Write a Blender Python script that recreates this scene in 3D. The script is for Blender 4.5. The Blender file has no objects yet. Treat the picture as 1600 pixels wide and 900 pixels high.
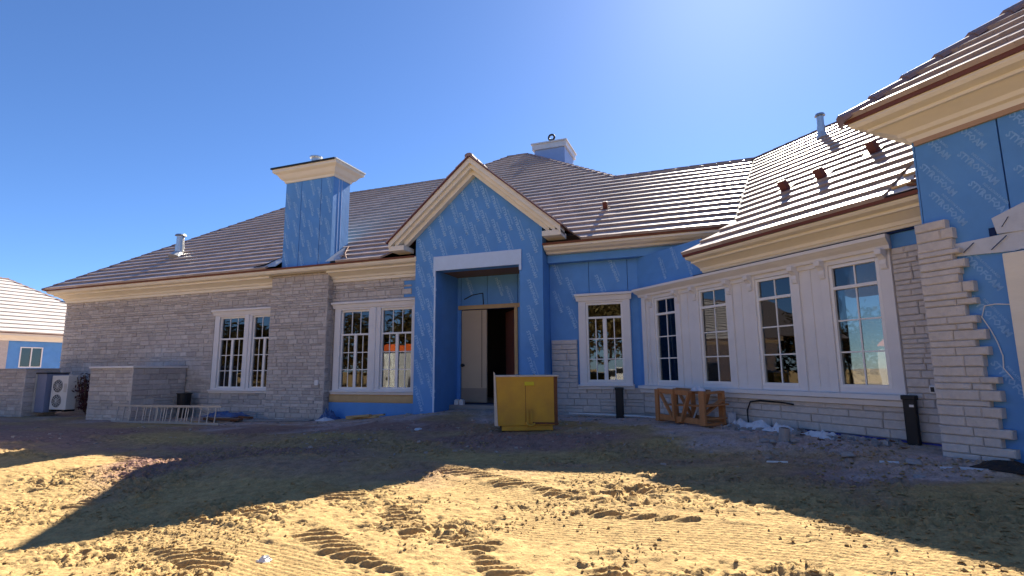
import bpy, math, random
import numpy as np
from mathutils import Vector, Matrix, noise as mnoise
R = math.radians
rnd = random.Random(7)
scene = bpy.context.scene
COL = scene.collection

# ------------------------------------------------------------------ camera, sky, sun, exposure
def setup_view():
    th, pi, ro = R(-20.5), R(8.7), R(-0.475)
    f = Vector((math.sin(th)*math.cos(pi), math.cos(th)*math.cos(pi), math.sin(pi)))
    r0 = Vector((math.cos(th), -math.sin(th), 0)); u0 = r0.cross(f)
    r = r0*math.cos(ro)+u0*math.sin(ro); u = u0*math.cos(ro)-r0*math.sin(ro)
    cd = bpy.data.cameras.new('camera'); cd.sensor_width = 36; cd.lens = 830/1600*36
    cd.clip_start = .05; cd.clip_end = 3000
    co = bpy.data.objects.new('camera', cd); COL.objects.link(co)
    m = Matrix((r, u, -f)).transposed().to_4x4(); m.translation = (0, 0, 1.0); co.matrix_world = m
    scene.camera = co
SUN_HEAD, SUN_EL = R(4.6), R(39.8)
SUN_STRENGTH, SKY_STRENGTH, EXPOSURE = 4.5, .064, 1.66
def setup_light():
    w = bpy.data.worlds.new('World'); scene.world = w; w.use_nodes = True
    nt = w.node_tree; bg = nt.nodes['Background']
    sky = nt.nodes.new('ShaderNodeTexSky'); sky.sky_type = 'NISHITA'; sky.sun_disc = False
    sky.sun_elevation = SUN_EL; sky.sun_rotation = SUN_HEAD
    sky.air_density = .7; sky.dust_density = .17; sky.ozone_density = 10; sky.altitude = 0
    nt.links.new(sky.outputs[0], bg.inputs[0]); bg.inputs[1].default_value = SKY_STRENGTH
    ld = bpy.data.lights.new('sun', 'SUN'); ld.energy = SUN_STRENGTH; ld.angle = R(.5); ld.color = (1, .91, .76)
    lo = bpy.data.objects.new('sun', ld); COL.objects.link(lo)
    d = Vector((math.sin(SUN_HEAD)*math.cos(SUN_EL), math.cos(SUN_HEAD)*math.cos(SUN_EL), math.sin(SUN_EL)))
    lo.rotation_euler = d.to_track_quat('Z', 'Y').to_euler(); lo.location = d*60
    vs = scene.view_settings; vs.view_transform = 'Standard'; vs.look = 'None'; vs.exposure = EXPOSURE; vs.gamma = 1
    vs.use_curve_mapping = False
setup_view(); setup_light()

# ------------------------------------------------------------------ materials
def mat(name, col, rough=.8, spec=.5, metal=0, var=.12, vscale=6, bump=.15, bscale=40, island=0, col2=None, c2scale=2.5, c2amt=.5, stretch=None, detail=6, island_cols=None):
    m = bpy.data.materials.new(name); m.use_nodes = True
    nt = m.node_tree; N = nt.nodes; L = nt.links
    b = N['Principled BSDF']; b.inputs['Roughness'].default_value = rough
    b.inputs['Specular IOR Level'].default_value = spec; b.inputs['Metallic'].default_value = metal
    tc = N.new('ShaderNodeTexCoord'); co = tc.outputs['Object']
    if stretch:
        mp = N.new('ShaderNodeMapping'); mp.inputs['Scale'].default_value = stretch; L.new(co, mp.inputs['Vector']); co = mp.outputs[0]
    def nz(s, det=detail, ro=.6):
        n = N.new('ShaderNodeTexNoise'); n.inputs['Scale'].default_value = s; n.inputs['Detail'].default_value = det
        n.inputs['Roughness'].default_value = ro; L.new(co, n.inputs['Vector']); return n.outputs['Fac']
    def math_(op, a, bb):
        n = N.new('ShaderNodeMath'); n.operation = op
        for i, v in enumerate((a, bb)):
            if isinstance(v, (int, float)): n.inputs[i].default_value = v
            else: L.new(v, n.inputs[i])
        return n.outputs[0]
    cur = None
    if island_cols:
        g = N.new('ShaderNodeNewGeometry'); cr = N.new('ShaderNodeValToRGB'); cr.color_ramp.interpolation = 'LINEAR'
        els = cr.color_ramp.elements
        while len(els) < len(island_cols): els.new(.5)
        for i, c in enumerate(island_cols): els[i].position = i/(len(island_cols)-1); els[i].color = (*c, 1)
        L.new(g.outputs['Random Per Island'], cr.inputs[0]); cur = cr.outputs[0]
    else:
        rgb = N.new('ShaderNodeRGB'); rgb.outputs[0].default_value = (*col, 1); cur = rgb.outputs[0]
    if col2:
        ramp = N.new('ShaderNodeValToRGB'); ramp.color_ramp.elements[0].position = .5-.18; ramp.color_ramp.elements[1].position = .5+.2
        L.new(nz(c2scale), ramp.inputs[0])
        mx = N.new('ShaderNodeMixRGB'); mx.inputs[2].default_value = (*col2, 1); L.new(cur, mx.inputs[1])
        L.new(math_('MULTIPLY', ramp.outputs[0], c2amt), mx.inputs[0]); cur = mx.outputs[0]
    # brightness variation
    v = math_('MULTIPLY_ADD', nz(vscale), 2*var); v.node.inputs[2].default_value = 1-var
    if island:
        g = N.new('ShaderNodeNewGeometry'); iv = math_('MULTIPLY_ADD', g.outputs['Random Per Island'], 2*island); iv.node.inputs[2].default_value = 1-island
        v = math_('MULTIPLY', v, iv)
    mv = N.new('ShaderNodeVectorMath'); mv.operation = 'SCALE'; L.new(cur, mv.inputs[0]); L.new(v, mv.inputs['Scale'])
    L.new(mv.outputs[0], b.inputs['Base Color'])
    if bump:
        bp = N.new('ShaderNodeBump'); bp.inputs['Strength'].default_value = bump; bp.inputs['Distance'].default_value = .02
        L.new(nz(bscale, 4), bp.inputs['Height']); L.new(bp.outputs[0], b.inputs['Normal'])
    return m
M = {}
M['stone'] = mat('limestone', (.34, .31, .28), .9, .25, var=.28, vscale=9, bump=.7, bscale=30,
                 island_cols=[(.40, .37, .345), (.55, .51, .47), (.47, .435, .405), (.60, .56, .52), (.43, .39, .365), (.54, .50, .47)])
M['mortar'] = mat('mortar', (.38, .35, .33), .95, .2, var=.2, bump=.5)
M['blue'] = mat('blue_foam_board', (.095, .285, .64), .6, .3, var=.2, vscale=2.2, bump=.25, bscale=7, col2=(.13, .33, .65), c2scale=.9, c2amt=.6)
M['blue_lt'] = mat('pale_blue_board', (.55, .68, .85), .55, .4, var=.1, bump=.05)
M['print'] = mat('board_print', (.34, .56, .82), .6, .3, var=.25, vscale=12, bump=0, col2=(.12, .31, .65), c2scale=14, c2amt=.35)
M['joint'] = mat('board_joint', (.012, .03, .10), .9, .2, bump=0)
M['cream'] = mat('cream_cornice', (.82, .77, .65), .75, .3, var=.1, vscale=2.5, bump=.15, bscale=25, col2=(.76, .69, .55), c2scale=1.7, c2amt=.55, stretch=(1, 1, 5))
M['white'] = mat('cast_stone_trim', (.76, .75, .74), .75, .3, var=.1, vscale=3, bump=.12, bscale=40, col2=(.64, .63, .62), c2scale=1.2, c2amt=.4)
M['sash'] = mat('white_sash_paint', (.80, .79, .76), .4, .5, var=.05, bump=.03)
M['tile'] = mat('concrete_roof_tile', (.36, .285, .26), .38, .55, var=.16, vscale=5, bump=.15, bscale=60, island=.12, col2=(.42, .345, .315), c2scale=3, c2amt=.5)
M['deck'] = mat('roof_underlayment', (.12, .10, .10), .8, .3, bump=.1)
M['drip'] = mat('red_brown_drip_metal', (.13, .03, .022), .5, .5, var=.2, bump=.05)
M['tile_sunlit'] = mat('sunlit_roof_tile', (.50, .46, .43), .5, .5, var=.1, bump=.1, island=.05)  # same tile as the main roof, sunlight painted in as a lighter base
M['cap'] = mat('hip_cap_tile', (.25, .165, .15), .5, .5, var=.2, bump=.3, island=.15)
M['galv'] = mat('galvanised_metal', (.55, .56, .56), .38, .5, .85, var=.18, vscale=14, bump=.05)
M['flash'] = mat('flashing_membrane', (.55, .56, .57), .5, .5, .3, var=.2, bump=.2)
M['wood'] = mat('raw_orange_lumber', (.46, .215, .09), .8, .3, var=.25, vscale=14, bump=.3, island=.2, stretch=(1, 1, .2))
M['tan'] = mat('tan_lumber', (.55, .38, .19), .8, .3, var=.2, bump=.3, island=.15)
M['door'] = mat('beige_door_skin', (.52, .41, .27), .6, .4, var=.08, bump=.08, col2=(.44, .34, .23), c2scale=1.5)
M['door_dk'] = mat('dark_stained_door', (.16, .055, .04), .5, .5, var=.2)
M['black'] = mat('black_plastic', (.007, .007, .008), .6, .5, var=.2, bump=.05)
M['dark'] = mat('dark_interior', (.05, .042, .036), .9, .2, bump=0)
M['floor'] = mat('concrete_slab', (.30, .28, .26), .9, .2, bump=.3)
M['yellow'] = mat('worn_yellow_paint', (.62, .36, .03), .5, .45, var=.18, vscale=4, bump=.15, col2=(.30, .15, .03), c2scale=4, c2amt=.55)
M['rust'] = mat('rusty_steel', (.16, .07, .035), .85, .3, var=.3, vscale=16, bump=.4)
M['pale'] = mat('pale_scuffed_steel', (.55, .52, .46), .6, .4, var=.25, vscale=9, bump=.15)
M['lime'] = mat('lime_yellow_label', (.62, .55, .02), .5, .4, bump=0)
M['alu'] = mat('aluminium', (.42, .41, .40), .45, .5, .5, var=.15, bump=.05)
M['pvc'] = mat('white_pvc', (.75, .75, .74), .4, .5, var=.08, bump=.03)
M['acw'] = mat('condenser_paint', (.68, .67, .63), .45, .5, var=.06, bump=.04)
M['acg'] = mat('grey_blue_panel', (.20, .23, .33), .5, .5, var=.1, bump=.05)
M['tarp'] = mat('blue_plastic_sheet', (.045, .10, .25), .4, .5, var=.3, bump=.4, bscale=14)
M['film'] = mat('crumpled_plastic_film', (.62, .66, .72), .35, .5, var=.25, vscale=14, bump=.6, bscale=18)
M['conc'] = mat('broken_concrete', (.34, .32, .31), .95, .2, var=.25, vscale=12, bump=.6, island=.2)
M['clod'] = mat('dry_sand_clod', (.38, .26, .115), .95, .15, var=.2, vscale=10, bump=.5, island=.2)
M['leaf'] = mat('dry_foliage', (.16, .125, .05), .8, .3, var=.3, island=.4, bump=0)
M['bark'] = mat('bark', (.12, .09, .06), .9, .2)
M['orange'] = mat('orange_band', (.75, .13, .02), .5, .5, bump=0)
M['vanw'] = mat('white_vehicle_paint', (.78, .78, .78), .3, .5, var=.03, bump=0)
M['tyre'] = mat('tyre_rubber', (.02, .02, .02), .85, .3, bump=.2)

def glass_mat():
    m = bpy.data.materials.new('window_glass'); m.use_nodes = True
    nt = m.node_tree; N = nt.nodes; L = nt.links
    N.remove(N['Principled BSDF']); out = N['Material Output']
    gl = N.new('ShaderNodeBsdfGlossy'); gl.inputs['Roughness'].default_value = .015; gl.inputs['Color'].default_value = (.95, .97, 1, 1)
    tr = N.new('ShaderNodeBsdfTransparent'); tr.inputs['Color'].default_value = (.42, .44, .42, 1)
    fr = N.new('ShaderNodeFresnel'); fr.inputs['IOR'].default_value = 1.8
    mx = N.new('ShaderNodeMixShader'); L.new(fr.outputs[0], mx.inputs[0]); L.new(tr.outputs[0], mx.inputs[1]); L.new(gl.outputs[0], mx.inputs[2])
    tc = N.new('ShaderNodeTexCoord'); nz = N.new('ShaderNodeTexNoise'); nz.inputs['Scale'].default_value = 2.2; nz.inputs['Detail'].default_value = 1
    bp = N.new('ShaderNodeBump'); bp.inputs['Strength'].default_value = .06; bp.inputs['Distance'].default_value = .02
    L.new(tc.outputs['Object'], nz.inputs['Vector']); L.new(nz.outputs['Fac'], bp.inputs['Height']); L.new(bp.outputs[0], gl.inputs['Normal'])
    L.new(mx.outputs[0], out.inputs[0]); return m
M['glass'] = glass_mat()

# ------------------------------------------------------------------ frames and mesh builder
class Frame:                                   # u along the wall, y inwards, z up
    def __init__(s, o, U): s.o = Vector(o); s.U = Vector(U).normalized(); s.I = Vector((-s.U.y, s.U.x, 0))
    def __call__(s, u, y, z): return s.o+s.U*u+s.I*y+Vector((0, 0, z))
q = math.sqrt(.5); TC = Vector((q, -q, 0)); NC = Vector((-q, -q, 0))
W0 = Frame((0, 0, 0), (1, 0, 0))
FA = Frame((0, 12.64, 0), (1, 0, 0))           # long wall
FP = Frame((0, 12.14, 0), (1, 0, 0))           # porch front
FC = Frame(NC*-7.803, TC)                      # bay wall
FD = Frame(NC*-7.30, TC)                       # right wing
FDL = Frame(NC*-7.30+TC*-3.70, NC)             # left flank of the right wing

class MB:
    def __init__(s): s.v = []; s.f = []
    def add(s, vs, fs): n = len(s.v); s.v += [tuple(v) for v in vs]; s.f += [tuple(i+n for i in f) for f in fs]; return s
    def hexa(s, p): return s.add(p, [(3, 2, 1, 0), (4, 5, 6, 7), (0, 1, 5, 4), (1, 2, 6, 5), (2, 3, 7, 6), (3, 0, 4, 7)])
    def box(s, fr, u0, u1, y0, y1, z0, z1):
        return s.hexa([fr(u0, y0, z0), fr(u1, y0, z0), fr(u1, y1, z0), fr(u0, y1, z0), fr(u0, y0, z1), fr(u1, y0, z1), fr(u1, y1, z1), fr(u0, y1, z1)])
    def prism(s, a, b):                        # two matching rings
        n = len(a); fs = [tuple(range(n))[::-1], tuple(range(n, 2*n))]+[(i, (i+1) % n, n+(i+1) % n, n+i) for i in range(n)]
        return s.add(list(a)+list(b), fs)
    def prof(s, fr, pts, u0, u1, m0=0, m1=0):  # pts: (outward v, z); m0/m1 mitre slopes
        return s.prism([fr(u0-m0*v, -v, z) for v, z in pts], [fr(u1+m1*v, -v, z) for v, z in pts])
    def slab(s, fr, pts, y0, y1):              # polygon (u,z) through depth
        return s.prism([fr(u, y0, z) for u, z in pts], [fr(u, y1, z) for u, z in pts])
    def bar(s, a, b, w, h, up=(0, 0, 1)):
        a = Vector(a); b = Vector(b); d = (b-a).normalized(); x = d.cross(Vector(up))
        if x.length < 1e-4: x = d.cross(Vector((0, 1, 0)))
        x.normalize(); y = x.cross(d); x *= w/2; y *= h/2
        return s.prism([a-x-y, a+x-y, a+x+y, a-x+y], [b-x-y, b+x-y, b+x+y, b-x+y])
    def cyl(s, a, b, r, n=14, r2=None):
        a = Vector(a); b = Vector(b); d = (b-a).normalized(); x = d.orthogonal().normalized(); y = d.cross(x); r2 = r if r2 is None else r2
        ca = [(math.cos(2*math.pi*i/n), math.sin(2*math.pi*i/n)) for i in range(n)]
        return s.prism([a+(x*c+y*k)*r for c, k in ca], [b+(x*c+y*k)*r2 for c, k in ca])
    def tube(s, pts, r, n=8):
        pts = [Vector(p) for p in pts]; rings = []
        for i, p in enumerate(pts):
            d = (pts[min(i+1, len(pts)-1)]-pts[max(i-1, 0)]).normalized(); x = d.cross(Vector((.31, .17, .93))).normalized(); y = d.cross(x)
            rings.append([p+(x*math.cos(2*math.pi*k/n)+y*math.sin(2*math.pi*k/n))*r for k in range(n)])
        vs = [v for rg in rings for v in rg]; fs = [tuple(range(n))[::-1], tuple(range(len(vs)-n, len(vs)))]
        for i in range(len(pts)-1):
            for k in range(n): fs.append((i*n+k, i*n+(k+1) % n, (i+1)*n+(k+1) % n, (i+1)*n+k))
        return s.add(vs, fs)
    def mesh(s, name, m):
        me = bpy.data.meshes.new(name); me.from_pydata(s.v, [], s.f); me.materials.append(m); me.update(); return me
def wloc(o):
    v = Vector((0, 0, 0))
    while o is not None: v += o.location; o = o.parent
    return v
def link(name, me, parent=None):
    o = bpy.data.objects.new(name, me); COL.objects.link(o); o.parent = parent; return o
def build(mb, name, m, parent=None, local=False, bevel=0, smooth=False):
    """one mesh object. Vertices are in world space unless local."""
    vs = np.array(mb.v)
    if local: off = Vector((0, 0, 0))
    else: off = Vector((*((vs.min(0)+vs.max(0))/2)[:2], vs[:, 2].min()))
    me = bpy.data.meshes.new(name); me.from_pydata([tuple(Vector(v)-off) for v in mb.v], [], mb.f); me.materials.append(m); me.update()
    if smooth: me.polygons.foreach_set('use_smooth', [True]*len(me.polygons))
    o = link(name, me, parent); o.location = off-(wloc(parent) if (parent and not local) else Vector((0, 0, 0))) if not local else (0, 0, 0)
    if bevel:
        b = o.modifiers.new('bevel', 'BEVEL'); b.width = bevel; b.segments = 2; b.limit_method = 'ANGLE'; b.angle_limit = R(40)
    return o
def tag(o, label=None, cat=None, group=None, kind=None):
    if label: o['label'] = label
    if cat: o['category'] = cat
    if group: o['group'] = group
    if kind: o['kind'] = kind
    return o
def thing(name, label, cat, loc, rz=0, group=None):
    o = link(name, None); o.location = loc; o.rotation_euler = (0, 0, rz); o.empty_display_size = .3
    return tag(o, label, cat, group)

# ------------------------------------------------------------------ numpy noise and the ground
def vnoise(x, y, seed=0):
    xi = np.floor(x).astype(np.int64); yi = np.floor(y).astype(np.int64); xf = x-xi; yf = y-yi
    def h(a, b):
        n = (a*374761393+b*668265263+seed*1442695041) & 0xffffffff
        n = ((n ^ (n >> 13))*1274126177) & 0xffffffff
        return ((n ^ (n >> 16)) & 0xffff)/65535.
    sx = xf*xf*(3-2*xf); sy = yf*yf*(3-2*yf)
    return (h(xi, yi)*(1-sx)+h(xi+1, yi)*sx)*(1-sy)+(h(xi, yi+1)*(1-sx)+h(xi+1, yi+1)*sx)*sy
def fbm(x, y, octv=4, seed=0):
    a = 0; amp = .5; t = 0
    for i in range(octv): a = a+amp*vnoise(x*2**i+i*17.3, y*2**i-i*9.1, seed+i); t += amp; amp *= .5
    return a/t
CTRL = np.array([(-26, 13, -.42), (-22, 11, -.40), (-22, 8, -.46), (-16, 10.9, -.39), (-16, 8.5, -.44), (-12, 12.3, -.40), (-12, 10, -.42), (-9.5, 12.5, -.36), (-9, 10.5, -.36), (-8, 12.2, -.2),
    (-6.9, 12, -.03), (-5.5, 12, .0), (-5.5, 13.2, .02), (-4, 12, -.03), (-5.5, 10.5, -.14), (-3.3, 12.6, -.12), (-3.3, 9.8, -.15), (-2, 12.6, -.16), (-1.9, 11, -.10), (-1.2, 12, -.04), (-.3, 10.4, .02), (0, 10.9, .03), (1.5, 9.4, .03),
    (2.45, 8.5, .02), (2.6, 7.6, .05), (3.5, 6.7, .05), (5, 5.5, .05), (-1, 7.3, -.28), (-3, 7.3, -.29), (-5, 7.8, -.32), (1, 8.5, -.08), (2.2, 7.1, -.16), (3.0, 5.6, -.12), (-9, 7, -.47), (-12, 7, -.48), (-6, 4, -.60), (-6.8, 3.3, -.68), (-4, 5.2, -.47),
    (-2, 5, -.45), (-2, 3.4, -.5), (1.6, 5.6, -.13), (0, 3, -.46), (.5, 6.6, -.23), (3, 3.5, -.3), (.6, 5.3, -.2), (1.5, 4.5, -.13), (1.2, 5.4, -.16), (2.2, 4.6, -.1), (1.0, 3.8, -.3), (.0, 4.6, -.33), (-.6, 5.8, -.30), (-.9, 4.2, -.42), (-9, 3, -.66), (0, 0, -.5), (-6, 0, -.5), (5, 0, -.5), (-3, 15, .02), (1.5, 13, .02), (-15, 15, -.4), (-20, 16, -.4)])
def base_h(x, y):
    sh = x.shape; p = np.stack([x.ravel(), y.ravel()], 1); out = np.empty(len(p))
    for i in range(0, len(p), 60000):
        d2 = ((p[i:i+60000, None, :]-CTRL[None, :, :2])**2).sum(2)
        w = np.exp(-d2/(2*.95**2))+.03*np.exp(-d2/(2*3.2**2))+1e-12
        out[i:i+60000] = ((w*CTRL[None, :, 2]).sum(1)+2e-5*-.48)/(w.sum(1)+2e-5)
    return out.reshape(sh)
TRACKS = [  # x, y, direction of travel, length, width, kind
    (-6.40, 4.45, (.9, -.43), 3.20, 0.42, 'lug'),
    (-5.40, 4.95, (.9, -.43), 4.40, 0.36, 'lug'),
    (-5.00, 5.75, (.9, -.43), 5.00, 0.44, 'lug'),
    (-3.70, 6.75, (.9, -.43), 4.40, 0.40, 'lug'),
    (-2.70, 7.15, (.9, -.43), 3.80, 0.36, 'lug'),
    (-10.60, 7.10, (.9, -.43), 2.60, 0.42, 'lug'),
    (-4.70, 3.75, (.9, -.43), 2.60, 0.34, 'lug'),
    (-1.90, 5.75, (.9, -.43), 3.20, 0.42, 'lug'),
    (-6.90, 5.00, (.9, -.43), 2.50, 0.38, 'lug'),
    (-3.40, 4.60, (.9, -.43), 2.40, 0.36, 'lug'),
    (-9.50, 5.60, (.9, -.43), 2.60, 0.40, 'lug'),
    (-8.00, 9.30, (.9, -.43), 5.00, 0.42, 'lug'),
    (-3.00, 8.60, (.9, -.43), 4.00, 0.40, 'lug'),
    (-5.6, 3.9, (.97, -.16), 5.0, .40, 'fine'), (-1.9, 4.9, (.97, -.16), 4.6, .75, 'fine'), (-4.2, 6.3, (.95, -.25), 6.0, .32, 'fine'), (-8.5, 5.2, (.95, -.3), 5.0, .36, 'fine'), (-10, 8.6, (.97, -.22), 12.0, .45, 'fine'), (-6, 8.4, (.98, -.2), 9, .5, 'fine'), (-3.6, 3.4, (.98, -.1), 3.4, .55, 'fine')]
def detail_h(x, y):
    rough = np.clip((fbm(x*.8+11, y*1.1, 3, 5)-.42)*5, 0, 1)
    near = 1/(1+np.exp((y-9.4)*2))*.5+.5
    h = (fbm(x*.8, y*.8, 3, 1)-.5)*.06*near
    h += (fbm(x*2.6, y*3.2, 4, 2)-.5)*(.016+.012*rough)*near
    n9 = fbm(x*8.5, y*11, 3, 12); h -= np.clip((n9-.57)*22, 0, 1)*(.010+.026*rough)*near
    n14 = fbm(x*13+3, y*18, 3, 15); h += np.clip((n14-.57)*22, 0, 1)*(.008+.022*rough)*near
    n20 = fbm(x*22+3, y*30, 2, 18); h -= np.clip((n20-.60)*14, 0, 1)*(.006+.012*rough)*near
    for k, (tx, ty, d, ln, w, kind) in enumerate(TRACKS):
        dx, dy = np.array(d)/np.hypot(*d); s = (x-tx)*dx+(y-ty)*dy; l = -(x-tx)*dy+(y-ty)*dx
        l = l+.05*np.sin(s*1.7+k)
        mk = np.clip((w/2-np.abs(l))/.05, 0, 1)*np.clip(s/.15, 0, 1)*np.clip((ln-s)/.15, 0, 1)
        if kind == 'lug':
            br = np.clip((fbm(x*2.2+k*3, y*2.6, 3, 30+k)-.42)*9, 0, 1)
            ph = (-.40*x+.917*y+.05*(fbm(x*5, y*5, 3, 50)-.5))/.105
            saw = 1-(ph-np.floor(ph)); lug = np.clip((saw-.3)*3, 0, 1)*np.clip((1-saw)*12, 0, 1)
            h = h*(1-.5*mk*br)+mk*br*(lug*(.036+.02*fbm(x*5, y*5, 2, 51))-.026)
        else:
            rid = .5+.5*np.sin(l*2*math.pi/.055)
            h = h*(1-.8*mk)+mk*(rid*.017-.02)
    return h
def axis(segs):
    out = [segs[0][0]]
    for a, b, st0, st1 in segs:
        n = max(2, int(round(abs(b-a)/((st0+st1)/2)))); t = np.linspace(0, 1, n+1)[1:]
        g = st1/st0
        tt = t if abs(g-1) < .01 else (g**t-1)/(g-1)
        out += list(a+(b-a)*tt)
    return np.array(out)
GX = axis([(-400, -30, 60, 1.2), (-30, -14, 1.2, .09), (-14, -8, .07, .022), (-8, 3.6, .018, .018), (3.6, 8, .03, .4), (8, 400, .4, 60)])
GY = axis([(-400, -5, 60, .6), (-5, 2.3, .6, .03), (2.3, 7.2, .015, .018), (7.2, 13.2, .022, .07), (13.2, 24, .1, 1.2), (24, 400, 1.2, 60)])
def ground_z(x, y):
    x = np.atleast_1d(np.asarray(x, float)); y = np.atleast_1d(np.asarray(y, float)); return base_h(x, y)+detail_h(x, y)
def gz(x, y): return float(ground_z(x, y)[0])
def make_ground():
    X, Y = np.meshgrid(GX, GY); Z = base_h(X, Y)
    fade = np.clip((26-np.hypot(X+3, Y-6))/8, 0, 1); Z += detail_h(X, Y)*fade
    nx, ny = len(GX), len(GY)
    co = np.stack([X, Y, Z], 2).reshape(-1, 3)
    i = np.arange(nx*ny).reshape(ny, nx); f = np.stack([i[:-1, :-1], i[:-1, 1:], i[1:, 1:], i[1:, :-1]], 2).reshape(-1, 4)
    me = bpy.data.meshes.new('ground'); me.vertices.add(len(co)); me.vertices.foreach_set('co', co.ravel())
    me.loops.add(f.size); me.loops.foreach_set('vertex_index', f.ravel().astype(np.int32)); me.polygons.add(len(f))
    me.polygons.foreach_set('loop_start', np.arange(0, f.size, 4, dtype=np.int32)); me.polygons.foreach_set('loop_total', np.full(len(f), 4, dtype=np.int32))
    me.update(calc_edges=True); me.polygons.foreach_set('use_smooth', np.ones(len(f), bool))
    # soil kinds: grey lime dust by the house, brown tint painting the house shade over moist soil, dry yellow sand
    x, y = co[:, 0], co[:, 1]
    dA = 12.6-y; dC = (11.03-(x+y))*q; dh = np.minimum(np.maximum(dA, 0), np.maximum(dC, 0))
    n1 = fbm(x*.7, y*.9, 3, 61); n2 = fbm(x*.45, y*1.0, 3, 71)
    grey = np.clip((2.3+4.0*(n1-.5)-dh)/1.0, 0, 1)*np.clip(.55+1.2*(fbm(x*2.1, y*3, 3, 91)-.3), 0, 1)
    damp_shade = np.clip((fbm(x*.35+3, y*.8, 4, 81)-.30)*4, 0, 1)*np.clip((y-5.6+4*(n1-.5))/1.4, 0, 1)*np.clip((dh-.9)/1.2, 0, 1)
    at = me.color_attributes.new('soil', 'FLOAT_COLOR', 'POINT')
    a = np.stack([grey, damp_shade, n2, np.ones_like(x)], 1).astype(np.float32); at.data.foreach_set('color', a.ravel())
    m = bpy.data.materials.new('sandy_soil'); m.use_nodes = True; nt = m.node_tree; N = nt.nodes; L = nt.links; b = N['Principled BSDF']
    b.inputs['Roughness'].default_value = .95; b.inputs['Specular IOR Level'].default_value = .15
    ca = N.new('ShaderNodeVertexColor'); ca.layer_name = 'soil'; sp = N.new('ShaderNodeSeparateColor'); L.new(ca.outputs[0], sp.inputs[0])
    tc = N.new('ShaderNodeTexCoord')
    def nz(s, d=5):
        n = N.new('ShaderNodeTexNoise'); n.inputs['Scale'].default_value = s; n.inputs['Detail'].default_value = d; L.new(tc.outputs['Object'], n.inputs['Vector']); return n.outputs['Fac']
    def mix(fac, c1, c2):
        n = N.new('ShaderNodeMixRGB')
        for sk, v in ((0, fac), (1, c1), (2, c2)):
            if isinstance(v, tuple): n.inputs[sk].default_value = (*v, 1)
            elif isinstance(v, float): n.inputs[sk].default_value = v
            else: L.new(v, n.inputs[sk])
        return n.outputs[0]
    c = mix(nz(1.1), (.42, .285, .12), (.48, .34, .148))
    c = mix(nz(11.0), c, (.39, .255, .112))
    c = mix(sp.outputs[1], c, (.30, .18, .14))  # reddish brown: shade of the house painted into the soil colour
    c = mix(sp.outputs[0], c, (.48, .375, .345))
    v = N.new('ShaderNodeMath'); v.operation = 'MULTIPLY_ADD'; L.new(nz(45, 3), v.inputs[0]); v.inputs[1].default_value = .8; v.inputs[2].default_value = .6
    v9 = N.new('ShaderNodeMath'); v9.operation = 'MULTIPLY_ADD'; L.new(nz(7, 6), v9.inputs[0]); v9.inputs[1].default_value = 1.0; v9.inputs[2].default_value = .5
    s9 = N.new('ShaderNodeVectorMath'); s9.operation = 'SCALE'; L.new(c, s9.inputs[0]); L.new(v9.outputs[0], s9.inputs['Scale']); c = s9.outputs[0]
    sc = N.new('ShaderNodeVectorMath'); sc.operation = 'SCALE'; L.new(c, sc.inputs[0]); L.new(v.outputs[0], sc.inputs['Scale']); L.new(sc.outputs[0], b.inputs['Base Color'])
    bp = N.new('ShaderNodeBump'); bp.inputs['Strength'].default_value = .55; bp.inputs['Distance'].default_value = .02
    L.new(nz(38, 6), bp.inputs['Height']); L.new(bp.outputs[0], b.inputs['Normal'])
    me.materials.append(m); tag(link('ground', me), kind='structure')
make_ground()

# ------------------------------------------------------------------ the house
HOUSE = thing('house', 'single-storey stone house under construction with blue foam boards and tiled hip roofs', 'house', (-6, 13.5, 0))
def part(mb, name, m, parent=HOUSE, **k): return build(mb, name, m, parent, **k)
def wall_holes(mb, fr, u0, u1, z0, z1, holes, y0, y1):
    us = sorted({u0, u1, *[min(max(h[i], u0), u1) for h in holes for i in (0, 1)]})
    for a, b in zip(us, us[1:]):
        if b-a < 1e-4: continue
        cuts = sorted((h[2], h[3]) for h in holes if h[0] <= a+1e-4 and h[1] >= b-1e-4); z = z0
        for c0, c1 in cuts:
            if c0 > z: mb.box(fr, a, b, y0, y1, z, c0)
            z = max(z, c1)
        if z < z1: mb.box(fr, a, b, y0, y1, z, z1)
    return mb
def stone_rects(u0, u1, z0, z1, holes, heights, lengths, rg, ragged=None):
    keys = sorted({z0, z1, *[h[i] for h in holes for i in (2, 3) if z0 < h[i] < z1]}); rows = []
    for a, b in zip(keys, keys[1:]):
        z = a
        while z < b-1e-4:
            h = rg.choice(heights)*rg.uniform(.92, 1.08)
            if b-z-h < min(heights)*.7: h = b-z
            rows.append((z, z+h)); z += h
    out = []
    for ri, (a, b) in enumerate(rows):
        hi = u1 if ragged is None else ragged(ri, (a+b)/2)
        blocks = sorted((h[0], h[1]) for h in holes if h[2] < (a+b)/2 < h[3]); spans = []; x = u0
        for c, d in blocks:
            if c > x: spans.append((x, min(c, hi)))
            x = max(x, d)
        if x < hi: spans.append((x, hi))
        for c, d in spans:
            x = c
            while x < d-1e-4:
                ln = rg.uniform(*lengths)*(1.25 if b-a < .1 else 1)
                if d-x-ln < lengths[0]*.6: ln = d-x
                # now and then a tall stone is split into two thin ones
                if b-a > .15 and rg.random() < .25 and ln > .2:
                    zm = a+(b-a)*rg.uniform(.4, .6); out += [(x, x+ln, a, zm), (x, x+ln, zm, b)]
                else: out.append((x, x+ln, a, b))
                x += ln
    return out
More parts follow.
